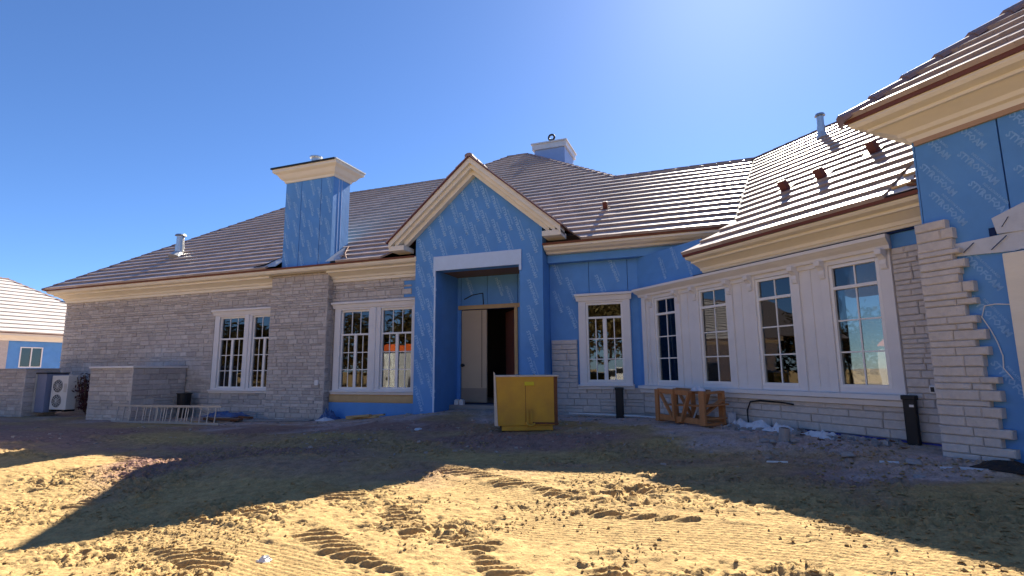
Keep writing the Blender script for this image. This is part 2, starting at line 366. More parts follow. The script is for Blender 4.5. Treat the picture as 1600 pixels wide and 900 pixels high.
def stone_piece(mb, fr, r, depth, rg, jit=.008, gap=.003):
    u0, u1, z0, z1 = r; u0 += gap; u1 -= gap; z0 += gap; z1 -= gap
    y = rg.uniform(-jit, jit); c = .012; t = [rg.uniform(-.004, .004) for _ in range(4)]
    ring = lambda k, yy: [fr(u0+k, yy+t[0], z0+k), fr(u1-k, yy+t[1], z0+k), fr(u1-k, yy+t[2], z1-k), fr(u0+k, yy+t[3], z1-k)]
    a, b, d = ring(0, depth), ring(0, y+.012), ring(c, y)
    mb.add(a+b+d, [(8, 9, 10, 11)]+[(i, (i+1) % 4, 4+(i+1) % 4, 4+i) for i in range(4)]+[(4+i, 4+(i+1) % 4, 8+(i+1) % 4, 8+i) for i in range(4)])

# --- openings
W1 = [(-14.72, -13.67), (-13.36, -12.40)]; W2 = [(-10.02, -9.04), (-8.66, -7.64)]; WZ = (.49, 2.72)
NW = (-2.82, -1.93, .69, 2.57)
BAY = [(-9.46, -8.77), (-8.10, -7.37), (-6.72, -5.98), (-5.34, -4.59)]; BZ = (.69, 2.54)

# --- long wall left of the porch
holesA = [(-14.98, -12.22, .36, 2.93), (-10.30, -7.3, .34, 2.95)]
unitA = [(a, b, *WZ) for a, b in W1+W2]
mb = MB(); wall_holes(mb, FA, -22.5, -7.2, -.7, 4.0, unitA, .045, .30); part(mb, 'wall', M['mortar'])
part(MB().box(W0, -22.5, -22.25, 12.95, 24, -.7, 4.0), 'rear_wall', M['mortar']); part(MB().box(W0, -22.55, 1.0, 26.5, 26.75, -.7, 4.0), 'rear_wall', M['mortar']); part(MB().box(W0, .75, 1.0, 19.5, 26.5, -.7, 4.0), 'rear_wall', M['mortar'])
mb = MB(); mb.box(W0, -22.5, -1.7, 12.95, 26.4, -.5, .075); part(mb, 'floor_slab', M['floor'])
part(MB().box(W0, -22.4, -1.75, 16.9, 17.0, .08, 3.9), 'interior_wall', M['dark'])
rg = random.Random(3); mb = MB()
def ragA(ri, z): return -7.22 if not (3.02 < z < 3.48) else (-7.95 if ri % 2 else -7.70)
for r in stone_rects(-22.53, -7.22, -.6, 3.62, holesA+[(-12.44, -10.44, -.6, 3.62), (-10.44, -7.2, -.6, .34)], (.06, .085, .11, .15), (.15, .46), rg, ragA): stone_piece(mb, FA, r, .06, rg)
tag(part(mb, 'stone_veneer', M['stone']), kind='stuff')
# blue board still showing beside the porch and under the second window
mb = MB(); mb.box(FA, -8.1, -7.2, .03, .05, 3.0, 3.52); part(mb, 'sheathing_board', M['blue'])
mb = MB(); mb.box(FA, -10.44, -7.2, .0, .05, -.7, .12); part(mb, 'sheathing_board', M['blue'])
mb = MB(); mb.box(FA, -10.44, -7.2, .01, .05, .12, .34); mb.box(FA, -10.3, -7.25, -.03, .01, .16, .30); part(mb, 'ledger_strip', M['tan'])
# chimney breast in stone
mb = MB(); mb.box(FA, -12.41, -10.36, -.22, .05, -.7, 3.86); o = part(mb, 'chimney_breast', M['mortar'])
rg = random.Random(4); mb = MB(); FB = Frame((0, 12.39, 0), (1, 0, 0))
for r in stone_rects(-12.44, -10.33, -.6, 3.85, [], (.06, .08, .105, .14), (.14, .38), rg): stone_piece(mb, FB, r, .05, rg)
FBS = Frame((-10.33, 12.39, 0), (0, 1, 0))
for r in stone_rects(0, .26, -.6, 3.85, [], (.1, .13, .17), (.13, .26), rg): stone_piece(mb, FBS, r, .03, rg, .006)
tag(part(mb, 'stone_veneer', M['stone'], o), kind='stuff')

# --- cornices
CORN = [(-.05, 3.56), (.05, 3.56), (.05, 3.64), (.10, 3.66), (.12, 3.71), (.30, 3.80), (.36, 3.80), (.36, 3.85), (.50, 3.88), (.54, 3.93), (.54, 4.00), (-.05, 4.00)]
def drip(fr, u0, u1, v, z, m0=0, m1=0, nm='drip_edge'):
    mb = MB(); mb.prof(fr, [(v-.09, z-.035), (v+.010, z-.035), (v+.022, z+.012), (v-.09, z+.03)], u0, u1, m0, m1); return part(mb, nm, M['drip'])
for a, b, m0 in ((-22.5, -12.44, .6), (-10.33, -7.26, 0)):
    part(MB().prof(FA, CORN, a, b, m0, 0), 'cornice', M['cream'])
part(MB().prof(FA, [(.2, 3.87), (.50, 3.88), (.54, 3.93), (.54, 4.00), (.2, 4.0)], -12.44, -10.33), 'cornice', M['cream'])
drip(FA, -22.5, -7.3, .56, 4.01, .65, 0)
FAL = Frame((-22.5, 12.64, 0), (0, -1, 0)); part(MB().prof(FAL, [(v*.6, z) for v, z in CORN], -11.4, 0, 0, 1.6), 'cornice', M['cream'])
part(MB().prof(FA, [(.1, 3.80), (.30, 3.80), (.34, 3.84), (.46, 3.87), (.50, 3.90), (.54, 3.92), (.54, 4.00), (.1, 4.00)], -3.70, .62), 'cornice', M['cream'])
drip(FA, -3.72, .66, .56, 4.01)
# --- blue wall right of the porch, boards with open joints
mb = MB(); wall_holes(mb, FA, -3.74, -1.44, -.7, 4.0, [NW], .11, .30); part(mb, 'wall', M['joint'])
ucuts = [-3.74, -2.735, -1.80, -1.46]
for a, b in zip(ucuts, ucuts[1:]):
    mb = MB(); wall_holes(mb, FA, a+.006, b-.006, -.7, 3.62, [(NW[0], NW[1], NW[2], NW[3])], .06, .11); part(mb, 'sheathing_board', M['blue'])
part(MB().box(FA, -3.72, -.15, -.16, .10, 3.60, 3.795), 'soffit_board', M['blue'])
rg = random.Random(8); mbs = stone_rects(-3.70, -1.50, -.5, 1.70, [(-3.06, -1.50, .55, 1.70)], (.1, .13, .17), (.25, .6), rg)
base = part(MB().box(FA, -3.72, -1.50, .045, .062, -.6, .55), 'stone_base', M['mortar'])
for r in mbs:
    mb = MB(); stone_piece(mb, FA, r, .06, rg); part(mb, 'stone', M['stone'], base)

# --- windows
def grid_window(fr, u0, u1, z0, z1, ztr, tcols, lcols, rows, casements, y=.03, name='window'):
    fw = .05; mb = MB()
    wall_holes(mb, fr, u0, u1, z0, z1, [(u0+fw, u1-fw, z0+fw, ztr-fw/2), (u0+fw, u1-fw, ztr+fw/2, z1-fw)], y, y+.09)
    win = part(mb, name, M['sash'], bevel=.006)
    cells = []; mu = MB(); mw = .011
    def sash(a, b, c, d, cols, rws):
        us = np.linspace(a, b, cols+1); zs = np.linspace(c, d, rws+1)
        for uu in us[1:-1]: mu.box(fr, uu-mw, uu+mw, y+.035, y+.055, c, d)
        for zz in zs[1:-1]: mu.box(fr, a, b, y+.033, y+.053, zz-mw, zz+mw)
        for i in range(cols):
            for j in range(rws): cells.append((us[i]+(mw if i else 0), us[i+1]-(mw if i < cols-1 else 0), zs[j]+(mw if j else 0), zs[j+1]-(mw if j < rws-1 else 0)))
    sash(u0+fw, u1-fw, ztr+fw/2, z1-fw, tcols, 1)
    if casements == 1: sash(u0+fw, u1-fw, z0+fw, ztr-fw/2, lcols, rows)
    else:
        um = (u0+u1)/2; sr = MB(); sr.box(fr, um-.045, um+.045, y+.01, y+.08, z0+fw, ztr-fw/2); part(sr, 'meeting_stile', M['sash'], win, bevel=.005)
        sash(u0+fw, um-.045, z0+fw, ztr-fw/2, lcols, rows); sash(um+.045, u1-fw, z0+fw, ztr-fw/2, lcols, rows)
    part(mu, 'muntin_grid', M['sash'], win)
    for a, b, c, d in cells:
        k = [rnd.uniform(-.0012, .0012) for _ in range(3)]
        p = MB(); p.hexa([fr(a, y+.045+k[0], c), fr(b, y+.045+k[1], c), fr(b, y+.051+k[1], c), fr(a, y+.051+k[0], c), fr(a, y+.045+k[2], d), fr(b, y+.045+k[1]+k[2]-k[0], d), fr(b, y+.051+k[1]+k[2]-k[0], d), fr(a, y+.051+k[2], d)])
        part(p, 'pane', M['glass'], win)
    return win
def casing(fr, u0, u1, z0, z1, holes, win, capo=.14, y=-.03):
    """flat architrave with a crown cap and a sill, children of the window"""
    mb = MB(); wall_holes(mb, fr, u0, u1, z0, z1, holes, y, .06); part(mb, 'casing', M['white'], win, bevel=.008)
    mb = MB(); mb.prof(fr, [(0, z1), (.06, z1), (.075, z1+.05), (capo*.7, z1+.10), (capo, z1+.12), (capo, z1+.17), (0, z1+.19)], u0-.02, u1+.02, .35, .35); part(mb, 'head_moulding', M['white'], win)
    mb = MB(); mb.prof(fr, [(0, z0-.10), (.05, z0-.10), (.07, z0-.04), (.11, z0-.03), (.11, z0), (0, z0+.012)], u0-.04, u1+.04); part(mb, 'sill', M['white'], win, bevel=.006)
for (a0, a1), (b0, b1), in (W1, W2):
    w = grid_window(FA, a0, a1, *WZ, 2.02, 3, 2, 3, 2); grid_window(FA, b0, b1, *WZ, 2.02, 3, 2, 3, 2)
    casing(FA, a0-.20, b1+(.14 if a0 > -12 else .16), .44, 2.78, [(a0, a1, *WZ), (b0, b1, *WZ)], w)
    mb = MB(); [mb.box(FA, (a1+b0)/2+d-.05, (a1+b0)/2+d+.05, -.055, -.03, .46, 2.76) for d in (0,)]; part(mb, 'mullion_batten', M['white'], w, bevel=.006)
w = grid_window(FA, *NW, 2.21, 1, 2, 3, 2, y=.0)
casing(FA, -3.00, -1.76, .62, 2.62, [NW], w)

# --- bay wall
mb = MB(); wall_holes(mb, FC, -10.15, -3.0, -.7, 3.1, [(a, b, *BZ) for a, b in BAY], .11, .35); part(mb, 'wall', M['joint'])
part(MB().box(FC, -10.1, -3.2, .07, .11, 2.62, 3.16), 'sheathing_board', M['blue'])
part(MB().box(FC, -10.1, -8.0, .07, .11, 3.16, 3.60), 'sheathing_board', M['blue'])
part(MB().box(FC, -10.1, -9.90, .07, .11, -.6, 2.62), 'sheathing_board', M['blue'])
bay = MB(); edges = [-9.90]+[e for w_ in BAY for e in w_]+[-4.42]
bayp = None
for i in range(0, 10, 2):
    a, b = edges[i], edges[i+1]; mb = MB()
    mb.box(FC, a, b, .03, .12, .60, 2.64)
    if b-a < .3: mb.box(FC, a+.01, b-.0, -.0, .03, .62, 2.62)
    else:
        mb.box(FC, a+.0, a+.13, -.005, .03, .62, 2.62); mb.box(FC, b-.13, b, -.005, .03, .62, 2.62); mb.box(FC, (a+b)/2-.012, (a+b)/2+.012, .015, .03, .62, 2.62)
    part(mb, 'bay_panel', M['white'], bevel=.006)
    for u in ([b-.09] if i == 0 else [a+.09] if i == 8 else [a+.08, b-.08]):
        k = MB(); k.slab(Frame(FC(u, 0, 0), FC.I*-1), [(-.0, 2.34), (.03, 2.36), (.05, 2.42), (.04, 2.48), (.09, 2.53), (.14, 2.55), (.14, 2.62), (0, 2.62)], -.045, .045)
        part(k, 'bracket', M['white'], bevel=.004)
part(MB().box(FC, -9.9, -4.42, .0, .1, 2.545, 2.66), 'bay_head', M['white'])
part(MB().prof(FC, [(-.1, 2.62), (.05, 2.62), (.07, 2.67), (.14, 2.71), (.18, 2.74), (.20, 2.75), (.20, 2.80), (-.1, 2.83)], -9.92, -4.40, .3, .3), 'bay_cap', M['white'])
part(MB().prof(FC, [(-.1, .46), (.06, .46), (.08, .53), (.13, .55), (.13, .61), (-.1, .63)], -9.98, -4.38), 'bay_sill', M['white'])
part(MB().box(FC, -9.9, -4.42, .02, .1, .60, .695), 'bay_apron', M['white'])
for a, b in BAY: grid_window(FC, a, b, *BZ, 2.18, 2, 2, 3, 1, y=.02)
rg = random.Random(12)
cbase = part(MB().box(FC, -10.0, -3.6, .03, .07, -.6, .50), 'stone_base', M['mortar'])
part(MB().box(FC, -4.42, -3.6, .03, .07, .50, 2.62), 'stone_backing', M['mortar'])
for r in stone_rects(-9.95, -3.66, .02, .46, [], (.1, .13), (.3, .75), rg)+stone_rects(-4.40, -3.66, .46, 2.62, [], (.06, .08, .11), (.12, .32), rg):
    mb = MB(); stone_piece(mb, FC, r, .05, rg, .009); part(mb, 'stone', M['stone'], cbase)
part(MB().box(FC, -8.6, -3.7, .0, .04, -.5, .015), 'footing_foam', mat('violet_blue_foam', (.05, .06, .30), .6, .3, bump=.1))
part(MB().box(FC, -4.36, -4.0, .055, .07, 2.62, 2.86), 'sheathing_board', M['blue'])
CC = [(-.1, 2.86), (.03, 2.86), (.05, 2.90), (.08, 2.90), (.10, 2.95), (.26, 3.03), (.32, 3.03), (.32, 3.07), (.44, 3.09), (.47, 3.12), (.47, 3.17), (-.1, 3.17)]
part(MB().prof(FC, CC, -7.90, -3.71), 'cornice', M['cream'])
part(MB().box(FC, -8.2, -3.6, .0, .1, 2.83, 2.865), 'frieze_gap', M['joint'])
drip(FC, -7.92, -3.715, .49, 3.18)
o = build(MB().box(FC, -4.11, -4.03, -.05, .0, .65, .75), 'electrical_box', M['pvc'], HOUSE, bevel=.01)
build(MB().box(FC, -4.09, -4.05, -.056, -.049, .67, .73), 'socket_plate', M['black'], o)
o = build(MB().box(FB, -10.62, -10.50, -.05, .0, .60, .74), 'electrical_box', M['pvc'], HOUSE, bevel=.01)

# --- right wing
mb = MB(); mb.box(FD, -3.69, 5, .06, .3, -.7, 3.9); mb.box(FD, -3.69, -3.45, .3, 8, -.7, 3.9); part(mb, 'wall', M['joint'])
dcuts = [-3.70, -2.855, -1.63, -.4, .8, 2.0, 3.2, 5]
for a, b in zip(dcuts, dcuts[1:]):
    part(MB().box(FD, a+.008, b-.008, 0, .06, -.6, 3.86), 'sheathing_board', M['blue'])
part(MB().box(FD, -3.72, -3.70, .0, 8, -.6, 3.86), 'sheathing_board', M['blue'])
CD = [(v, z+1.0) for v, z in CC]
CD = [(-.1, 3.80), (.03, 3.80), (.05, 3.86), (.10, 3.88), (.12, 3.93), (.29, 4.02), (.34, 4.02), (.34, 4.06), (.45, 4.09), (.48, 4.13), (.48, 4.19), (-.1, 4.19)]
part(MB().prof(FD, CD, -3.70, 5, 1, 0), 'cornice', M['cream']); drip(FD, -3.70, 5, .50, 4.20, 1, 0)
part(MB().prof(FDL, CD, -8, 0, 0, 1), 'cornice', M['cream']); drip(FDL, -8, 0, .50, 4.20, 0, 1)
part(MB().box(FD, -3.68, 5, -.035, .0, 3.74, 3.80), 'frieze_strip', mat('brown_frieze', (.42, .28, .19), .8, .3))
rg = random.Random(21)
dbase = part(MB().box(FD, -3.70, -3.52, -.03, .0, -.5, 2.72), 'stone_base', M['mortar'])
FDs = Frame(NC*-7.20, TC); jag = [0, .10, -.05, .12, -.02, .06, -.07, .11, .02, .13, -.04]
def ragD(ri, z): return -3.40+.26*max(0, 1-z/2.6)+.7*jag[ri % 11]*(1 if z < 2.3 else .6)
for r in stone_rects(-3.76, -3.2, -.05, 2.72, [], (.07, .095, .12), (.16, .44), rg, ragD):
    mb = MB(); stone_piece(mb, FDs, r, .10, rg, .009, .002); part(mb, 'stone', M['stone'], dbase)
for r in stone_rects(.0, .3, -.05, 2.72, [], (.11, .14), (.3, .31), rg):
    mb = MB(); stone_piece(mb, Frame(FDL(0, -.06, 0)+NC*.1, NC*-1), (r[0]+.02, r[1]+.02, r[2], r[3]), .05, rg, .008)
tape = part(MB().slab(FD, [(-3.46, 2.27), (-2.86, 2.22), (-2.80, 2.23), (-2.3, 2.2), (-2.3, 2.38), (-2.74, 2.43), (-3.45, 2.41)], -.03, -.005), 'flashing_tape', M['flash'])
part(MB().slab(FD, [(-2.98, 2.435), (-2.3, 2.40), (-2.3, 2.78), (-2.73, 2.72), (-3.01, 2.62)], -.045, -.004), 'flashing_tape', M['flash'])
for a, b in (((-3.31, 2.29), (-3.20, 2.385)), ((-3.05, 2.27), (-2.90, 2.40)), ((-2.93, 2.50), (-2.86, 2.60))):
    part(MB().bar(FD(a[0], -.047, a[1]), FD(b[0], -.047, b[1]), .014, .004), 'tape_stripe', M['joint'], tape)
part(MB().slab(FD, [(-2.94, .2), (-2.94, 2.20), (-2.3, 2.20), (-2.3, .2)], -.11, -.006), 'window_casing', M['cream'], bevel=.01)
part(MB().tube([FD(-2.95, -.012, 1.65), FD(-3.10, -.014, 1.67), FD(-3.2, -.012, 1.66), FD(-3.24, -.012, 1.54), FD(-3.17, -.014, 1.38), FD(-3.13, -.012, 1.25), FD(-3.10, -.013, 1.1), FD(-3.11, -.012, .97), FD(-3.04, -.012, .85)], .006, 6), 'caulk_bead', M['pvc'])
part(MB().box(FD, -3.06, -3.0, -.02, -.003, 2.42, 2.52), 'anchor_hole', M['joint'])

# --- porch
GP, GT = (-5.53, 6.39), .865                   # gable peak (x, z), slope
def gab(h): return GP[1]-h
mb = MB(); zb = -.5
for a, b in ((-7.28, -6.66), (-4.34, -3.74)): mb.box(FP, a, b, 0, .34, zb, 3.57)
mb.slab(FP, [(-7.28, 3.57), (-3.74, 3.57), (-3.74, gab((3.74-5.53)*-GT)-.1), (-5.53, 6.25), (-7.28, gab((7.28-5.53)*GT)-.1)], 0, .34)
porch = part(mb, 'porch_front', M['blue'])
part(MB().box(FP, -7.28, -6.66, .34, 1.50, zb, 3.62), 'porch_side', M['blue'], porch); part(MB().box(FP, -4.34, -3.74, .34, .66, zb, 4.0), 'porch_side', M['blue'], porch); part(MB().box(FP, -4.34, -4.0, .66, 1.5, zb, 3.62), 'porch_side', M['blue'], porch)
part(MB().box(FP, -6.68, -4.3, .3, 1.5, 3.575, 3.65), 'porch_ceiling', mat('plywood', (.20, .13, .09), .8, .3), porch)
part(MB().box(FP, -6.70, -4.30, -.035, -.003, 3.56, 3.94), 'lintel_board', M['blue_lt'], porch, bevel=.004)
part(MB().box(FP, -6.72, -6.66, -.04, .0, 3.42, 3.94), 'lintel_edge', M['blue_lt'], porch)
part(MB().box(FP, -4.34, -4.28, -.04, .0, 3.42, 3.94), 'lintel_edge', M['blue_lt'], porch)
part(MB().box(FP, -6.71, -6.665, -.012, .0, -.1, 3.42), 'corner_tape', M['blue_lt'], porch)
FW = Frame((0, 13.42, 0), (1, 0, 0)); DO = (-6.55, -4.86, .09, 2.66)
for a, b, c in ((-6.67, -6.55, -.2), (-6.55, -5.75, 2.66), (-5.75, -4.86, 2.66), (-4.86, -4.33, -.2)): part(MB().box(FW, a+.006, b-.006, 0, .06, c, 3.58), 'sheathing_board', M['blue'], porch)
mb = MB(); wall_holes(mb, FW, -6.9, -4.1, -.2, 3.6, [DO], .06, .22); part(mb, 'door_wall', M['joint'], porch)
part(MB().box(FW, -6.62, -4.72, -.05, -.002, 2.66, 2.77), 'door_head', M['tan'], porch, bevel=.004)
part(MB().box(FW, -4.95, -4.86, -.03, .20, .09, 2.658), 'door_jamb', M['tan'], porch)
part(MB().tube([FW(-6.45, -.015, 2.95), FW(-6.2, -.015, 3.06), FW(-5.88, -.015, 3.10), FW(-5.86, -.015, 2.78)], .014, 6), 'cable', M['black'], porch)
dr = part(MB().box(FW, -6.54, -5.78, .02, .07, .12, 2.64), 'door', M['door'], bevel=.004)
part(MB().box(FW, -6.54, -5.78, .012, .019, .12, .50), 'kick_panel', mat('door_kick', (.30, .24, .18), .7, .3), dr)
part(MB().box(FW, -5.93, -5.915, .014, .019, .52, 2.62), 'door_seam', M['dark'], dr)
part(MB().cyl(FW(-6.47, .02, 1.12), FW(-6.47, -.05, 1.12), .03).cyl(FW(-6.47, -.05, 1.12), FW(-6.47, -.09, 1.12), .045), 'handle', M['black'], dr)
FO = Frame((-5.0, 13.66, 0), (-.62, .78, 0)); d2 = part(MB().box(FO, 0, .8, 0, .05, .12, 2.62), 'door', M['door_dk'], bevel=.004)
for a in (.12, .46): part(MB().box(FO, a, a+.22, -.012, .0, .3, 2.3), 'door_panel', M['door_dk'], d2, bevel=.006)
# rake cornice, two bands on each side, and its returns
for sx in (-1, 1):
    nx = sx
    def pt(dist, off): # along rake from the peak, square offset inwards
        L_ = math.hypot(1, GT); cx, cz = 1/L_, -GT/L_
        return (GP[0]+nx*(cx*dist), GP[1]+cz*dist-off*math.hypot(1, GT)*1.0)
    Lr = 2.36*math.hypot(1, GT)
    for y0, y1, o0, o1, nm, cut in ((-.39, 0.0, .0, .115, 'rake_fascia', 0), (-.30, 0.0, .115, .20, 'rake_moulding', .20), (-.16, 0.0, .20, .30, 'rake_frieze', .45)):
        a, b, c, d = pt(0, o0), pt(Lr-cut, o0), pt(Lr-cut, o1), pt(0, o1)
        part(MB().slab(FP, [a, b, c, d], y0, y1-.002), nm, M['cream'])
    xe = GP[0]+nx*2.36; ze = GP[1]-GT*2.36
    part(MB().box(FP, min(xe, xe-nx*.46), max(xe, xe-nx*.46), -.37, .15, ze-.225, ze-.10), 'cornice_return', M['cream'])
    # gable roof slope
    L2 = 2.40
    mb = MB(); e = [(GP[0]+nx*L2, gab(GT*L2)+.035), (GP[0], GP[1]+.035), (GP[0], GP[1]-.0), (GP[0]+nx*L2, gab(GT*L2)-.0)]
    mb.prism([Vector((x, 11.70, z)) for x, z in e], [Vector((x, 15.4, z)) for x, z in e]); part(mb, 'porch_roof_deck', M['drip'])

# --- roofs: solids under the tiles
tA, ZE = .72, 4.03
def solid(name, vs, fs, parent=HOUSE, m='deck'): return part(MB().add(vs, fs), name, M[m], parent)
YE = 12.05; dz = -.02; SB = .32
def hip_block(name, x0, x1, y0, y1, ze, t, left=True, right=True):
    h = (y1-y0)/2; zr = ze+h*t; ym = (y0+y1)/2; a = x0+(h if left else 0); b = x1-(h if right else 0)
    zs = ze+SB*t+dz
    return solid(name, [(x0+SB, y0+SB, zs), (x1-SB, y0+SB, zs), (x1-SB, y1-SB, zs), (x0+SB, y1-SB, zs), (a, ym, zr+dz), (b, ym, zr+dz)], [(0, 1, 5, 4), (2, 3, 4, 5), (3, 0, 4), (1, 2, 5), (3, 2, 1, 0)])
roofL = hip_block('roof', -22.9, -3, YE, YE+12.9, ZE, tA, True, True)
roofM = hip_block('roof', -16.15, 1.5, YE, YE+16.8, ZE, tA)
solid('roof', [(-6, YE+SB, ZE+SB*tA+dz), (.86, YE+SB, ZE+SB*tA+dz), (3.3, YE+8, ZE+dz), (-6, YE+8, ZE+dz), (-6, YE+4, ZE+4*tA+dz), (1.60, YE+4, ZE+4*tA+dz)], [(0, 1, 5, 4), (2, 3, 4, 5), (1, 2, 5), (0, 4, 3), (3, 2, 1, 0)])
FCE = Frame(NC*-7.31, TC); tC, ZC = .735, 3.20; RC = 4.95
def cp(t, r, h=0): return FCE(t, r, ZC+r*tC+h)
roofC = solid('roof', [cp(-7.90, 0, dz), cp(-3.60, 0, dz), cp(-1.0, RC, dz), cp(-10.2, RC, dz), cp(-7.25, .75, dz),
      FCE(-1.0, 2*RC, ZC), FCE(-11, 2*RC, ZC), FCE(-7.9, 0, ZC-.06), FCE(-3.6, 0, ZC-.06)], [(0, 1, 2, 3, 4), (3, 2, 5, 6), (1, 8, 5, 2), (0, 4, 3, 6, 7), (0, 7, 8, 1), (7, 6, 5, 8)])
FDE = Frame(NC*-6.79, TC); tD, ZD = .79, 4.22
roofD = solid('roof', [FDE(-4.22, 0, ZD+dz), FDE(5.5, 0, ZD+dz), FDE(5.5, 9, ZD+dz), FDE(-4.22, 9, ZD+dz), FDE(.28, 4.5, ZD+4.5*tD+dz), FDE(1.0, 4.5, ZD+4.5*tD+dz)], [(0, 1, 5, 4), (2, 3, 4, 5), (3, 0, 4), (1, 2, 5), (3, 2, 1, 0)])

def spans(poly, r):
    xs = []
    for (s0, r0), (s1, r1) in zip(poly, poly[1:]+poly[:1]):
        if (r0 <= r) != (r1 <= r): xs.append(s0+(s1-s0)*(r-r0)/(r1-r0))
    xs.sort(); return list(zip(xs[::2], xs[1::2]))
def sub(sp, hs):
    for h0, h1 in hs:
        out = []
        for a, b in sp:
            if h1 <= a or h0 >= b: out.append((a, b)); continue
            if h0 > a: out.append((a, h0))
            if h1 < b: out.append((h1, b))
        sp = out
    return sp
def tiles(fr, z0, t, poly, holes, parent, expo=.34, w=.30, m='tile', thick=.066, seed=1, name='tile_course'):
    rg = random.Random(seed); e = expo/math.hypot(1, t); rmax = max(p[1] for p in poly); i = 0
    nrm = (fr.I*-t+Vector((0, 0, 1))).normalized()
    P = lambda s, r, h: fr(s, r, z0+r*t)+nrm*h
    while i*e < rmax-.03:
        r0, r1 = i*e, min((i+1)*e, rmax)
        def S(r): return sub(spans(poly, min(max(r, .002), rmax-.002)), [x for h in holes for x in spans(h, r)])
        A, B = S(r0), S(r1)
        if len(A) != len(B): A = B = S((r0+r1)/2)
        for (a0, b0), (a1, b1) in zip(A, B):
            mb = MB(); lo, hi = min(a0, a1), max(b0, b1); s = math.floor(lo/w)*w-(w/2 if i % 2 else 0)
            while s < hi:
                l0, l1 = max(s+.001, a0), min(s+w-.001, b0); u0, u1 = max(s+.001, a1), min(s+w-.001, b1); s += w
                if l1-l0 < .004 and u1-u0 < .004: continue
                if l1 < l0: l0 = l1 = min(max(l0, a0), b0)
                if u1 < u0: u0 = u1 = min(max(u0, a1), b1)
                j = rg.uniform(-.002, .002); k = rg.uniform(-.001, .001); rr = r0-.02+rg.uniform(-.002, .002)
                mb.hexa([P(l0, rr, .002), P(l1, rr, .002), P(u1, r1+.02, -.004), P(u0, r1+.02, -.004), P(l0, rr, thick+j+k), P(l1, rr, thick+j-k), P(u1, r1+.02, .008), P(u0, r1+.02, .008)])
            if mb.v: part(mb, name, M[m], parent)
        i += 1
FAE = Frame((0, YE, 0), (1, 0, 0))
polyA = [(-22.9, 0), (-16.45, 6.45), (-9.70, 6.45), (-7.75, 8.40), (-6.90, 8.40), (-2.50, 4.0), (1.58, 4.0), (.78, 0)]
zr = lambda r: ZE+tA*r
hw = lambda r: max((GP[1]-zr(r))/GT, 0)-.04
gableHole = [(-5.53-hw(0)-.1, -.2), (-5.53+hw(0)+.1, -.2), (-5.53+hw(0)+.1, .0), (-5.53, 3.26), (-5.53-hw(0)-.1, .0)]
chimHole = [(-12.45, -.2), (-9.75, -.2), (-10.0, .75), (-12.0, .75)]
tiles(FAE, ZE, tA, polyA, [gableHole, chimHole], roofM, seed=2)
polyC = [(-7.92, 0), (-4.12, 0), (-4.20, 1.05), (-2.0, 1.10), (-2.0, RC), (-10.15, RC), (-7.25, .78)]
tiles(FCE, ZC, tC, polyC, [], roofC, seed=3)
polyD = [(-4.22, 0), (3.5, 0), (1.0, 4.5), (.28, 4.5)]
tiles(FDE, ZD, tD, polyD, [], roofD, seed=4, thick=.066)
FGR = Frame((GP[0]+2.4, 0, 0), (0, 1, 0)); FGL = Frame((GP[0]-2.4, 0, 0), (0, -1, 0)); zg = gab(GT*2.4)+.035
gA = lambda z: YE+(z-ZE)/tA
gr = [o for o in bpy.data.objects if o.name.startswith('porch_roof_deck')]
tiles(FGR, zg, GT, [(11.70, 0), (gA(zg)+.1, 0), (gA(zg+2.4*GT), 2.4), (11.70, 2.4)], [], gr[1], seed=5, thick=.03)
tiles(FGL, zg, GT, [(-gA(zg)-.1, 0), (-11.70, 0), (-11.70, 2.4), (-gA(zg+2.4*GT), 2.4)], [], gr[0], seed=6, thick=.03)
def caps(a, b, parent, step=.36, w=.26, single=False, h0=.05, h1=.095):
    a = Vector(a); b = Vector(b); d = (b-a); n = max(1, int(d.length/step)); d = d/n; dn = d.normalized(); x = dn.cross(Vector((0, 0, 1))).normalized(); u = x.cross(dn); acc = MB()
    for i in range(n):
        mb = MB() if single else acc; p = a+d*i; e = p+d*1.12
        def ring(c, hh, ww): return [c-x*ww-u*.03, c-x*ww*.9+u*hh*.35, c-x*ww*.35+u*hh, c+x*ww*.35+u*hh, c+x*ww*.9+u*hh*.35, c+x*ww-u*.03]
        mb.prism(ring(p-dn*.03, h1, w/2+.01), ring(e, h0, w/2-.01))
        if single: part(mb, 'hip_cap', M['cap'], parent)
    if not single: part(acc, 'ridge_caps', M['cap'], parent)
def ap(x, r, h=0): return (x, YE+r, ZE+r*tA+h)
caps(ap(-22.9, 0), ap(-16.45, 6.45), roofL, h0=.03, h1=.06); caps(ap(-16.45, 6.45), ap(-9.70, 6.45), roofL, h0=.02, h1=.035); caps(ap(-9.70, 6.45), ap(-7.75, 8.40), roofM, h0=.03, h1=.06); caps(ap(-7.75, 8.40), ap(-6.9, 8.40), roofM, h0=.03, h1=.05)
caps(ap(-2.50, 4.0), ap(-6.9, 8.40), roofM, h0=.03, h1=.06); caps(ap(-2.50, 4.0), ap(1.6, 4.0), roofM, h0=.02, h1=.035)
caps(cp(-10.2, RC), cp(-2, RC), roofC, h0=.02, h1=.035)
caps(FDE(-4.22, 0, ZD), FDE(.28, 4.5, ZD+4.5*tD), roofD, .42, .28, True)
caps((GP[0], 11.72, GP[1]+.035), (GP[0], 15.2, GP[1]+.035), gr[0], w=.2, h0=.03, h1=.05)
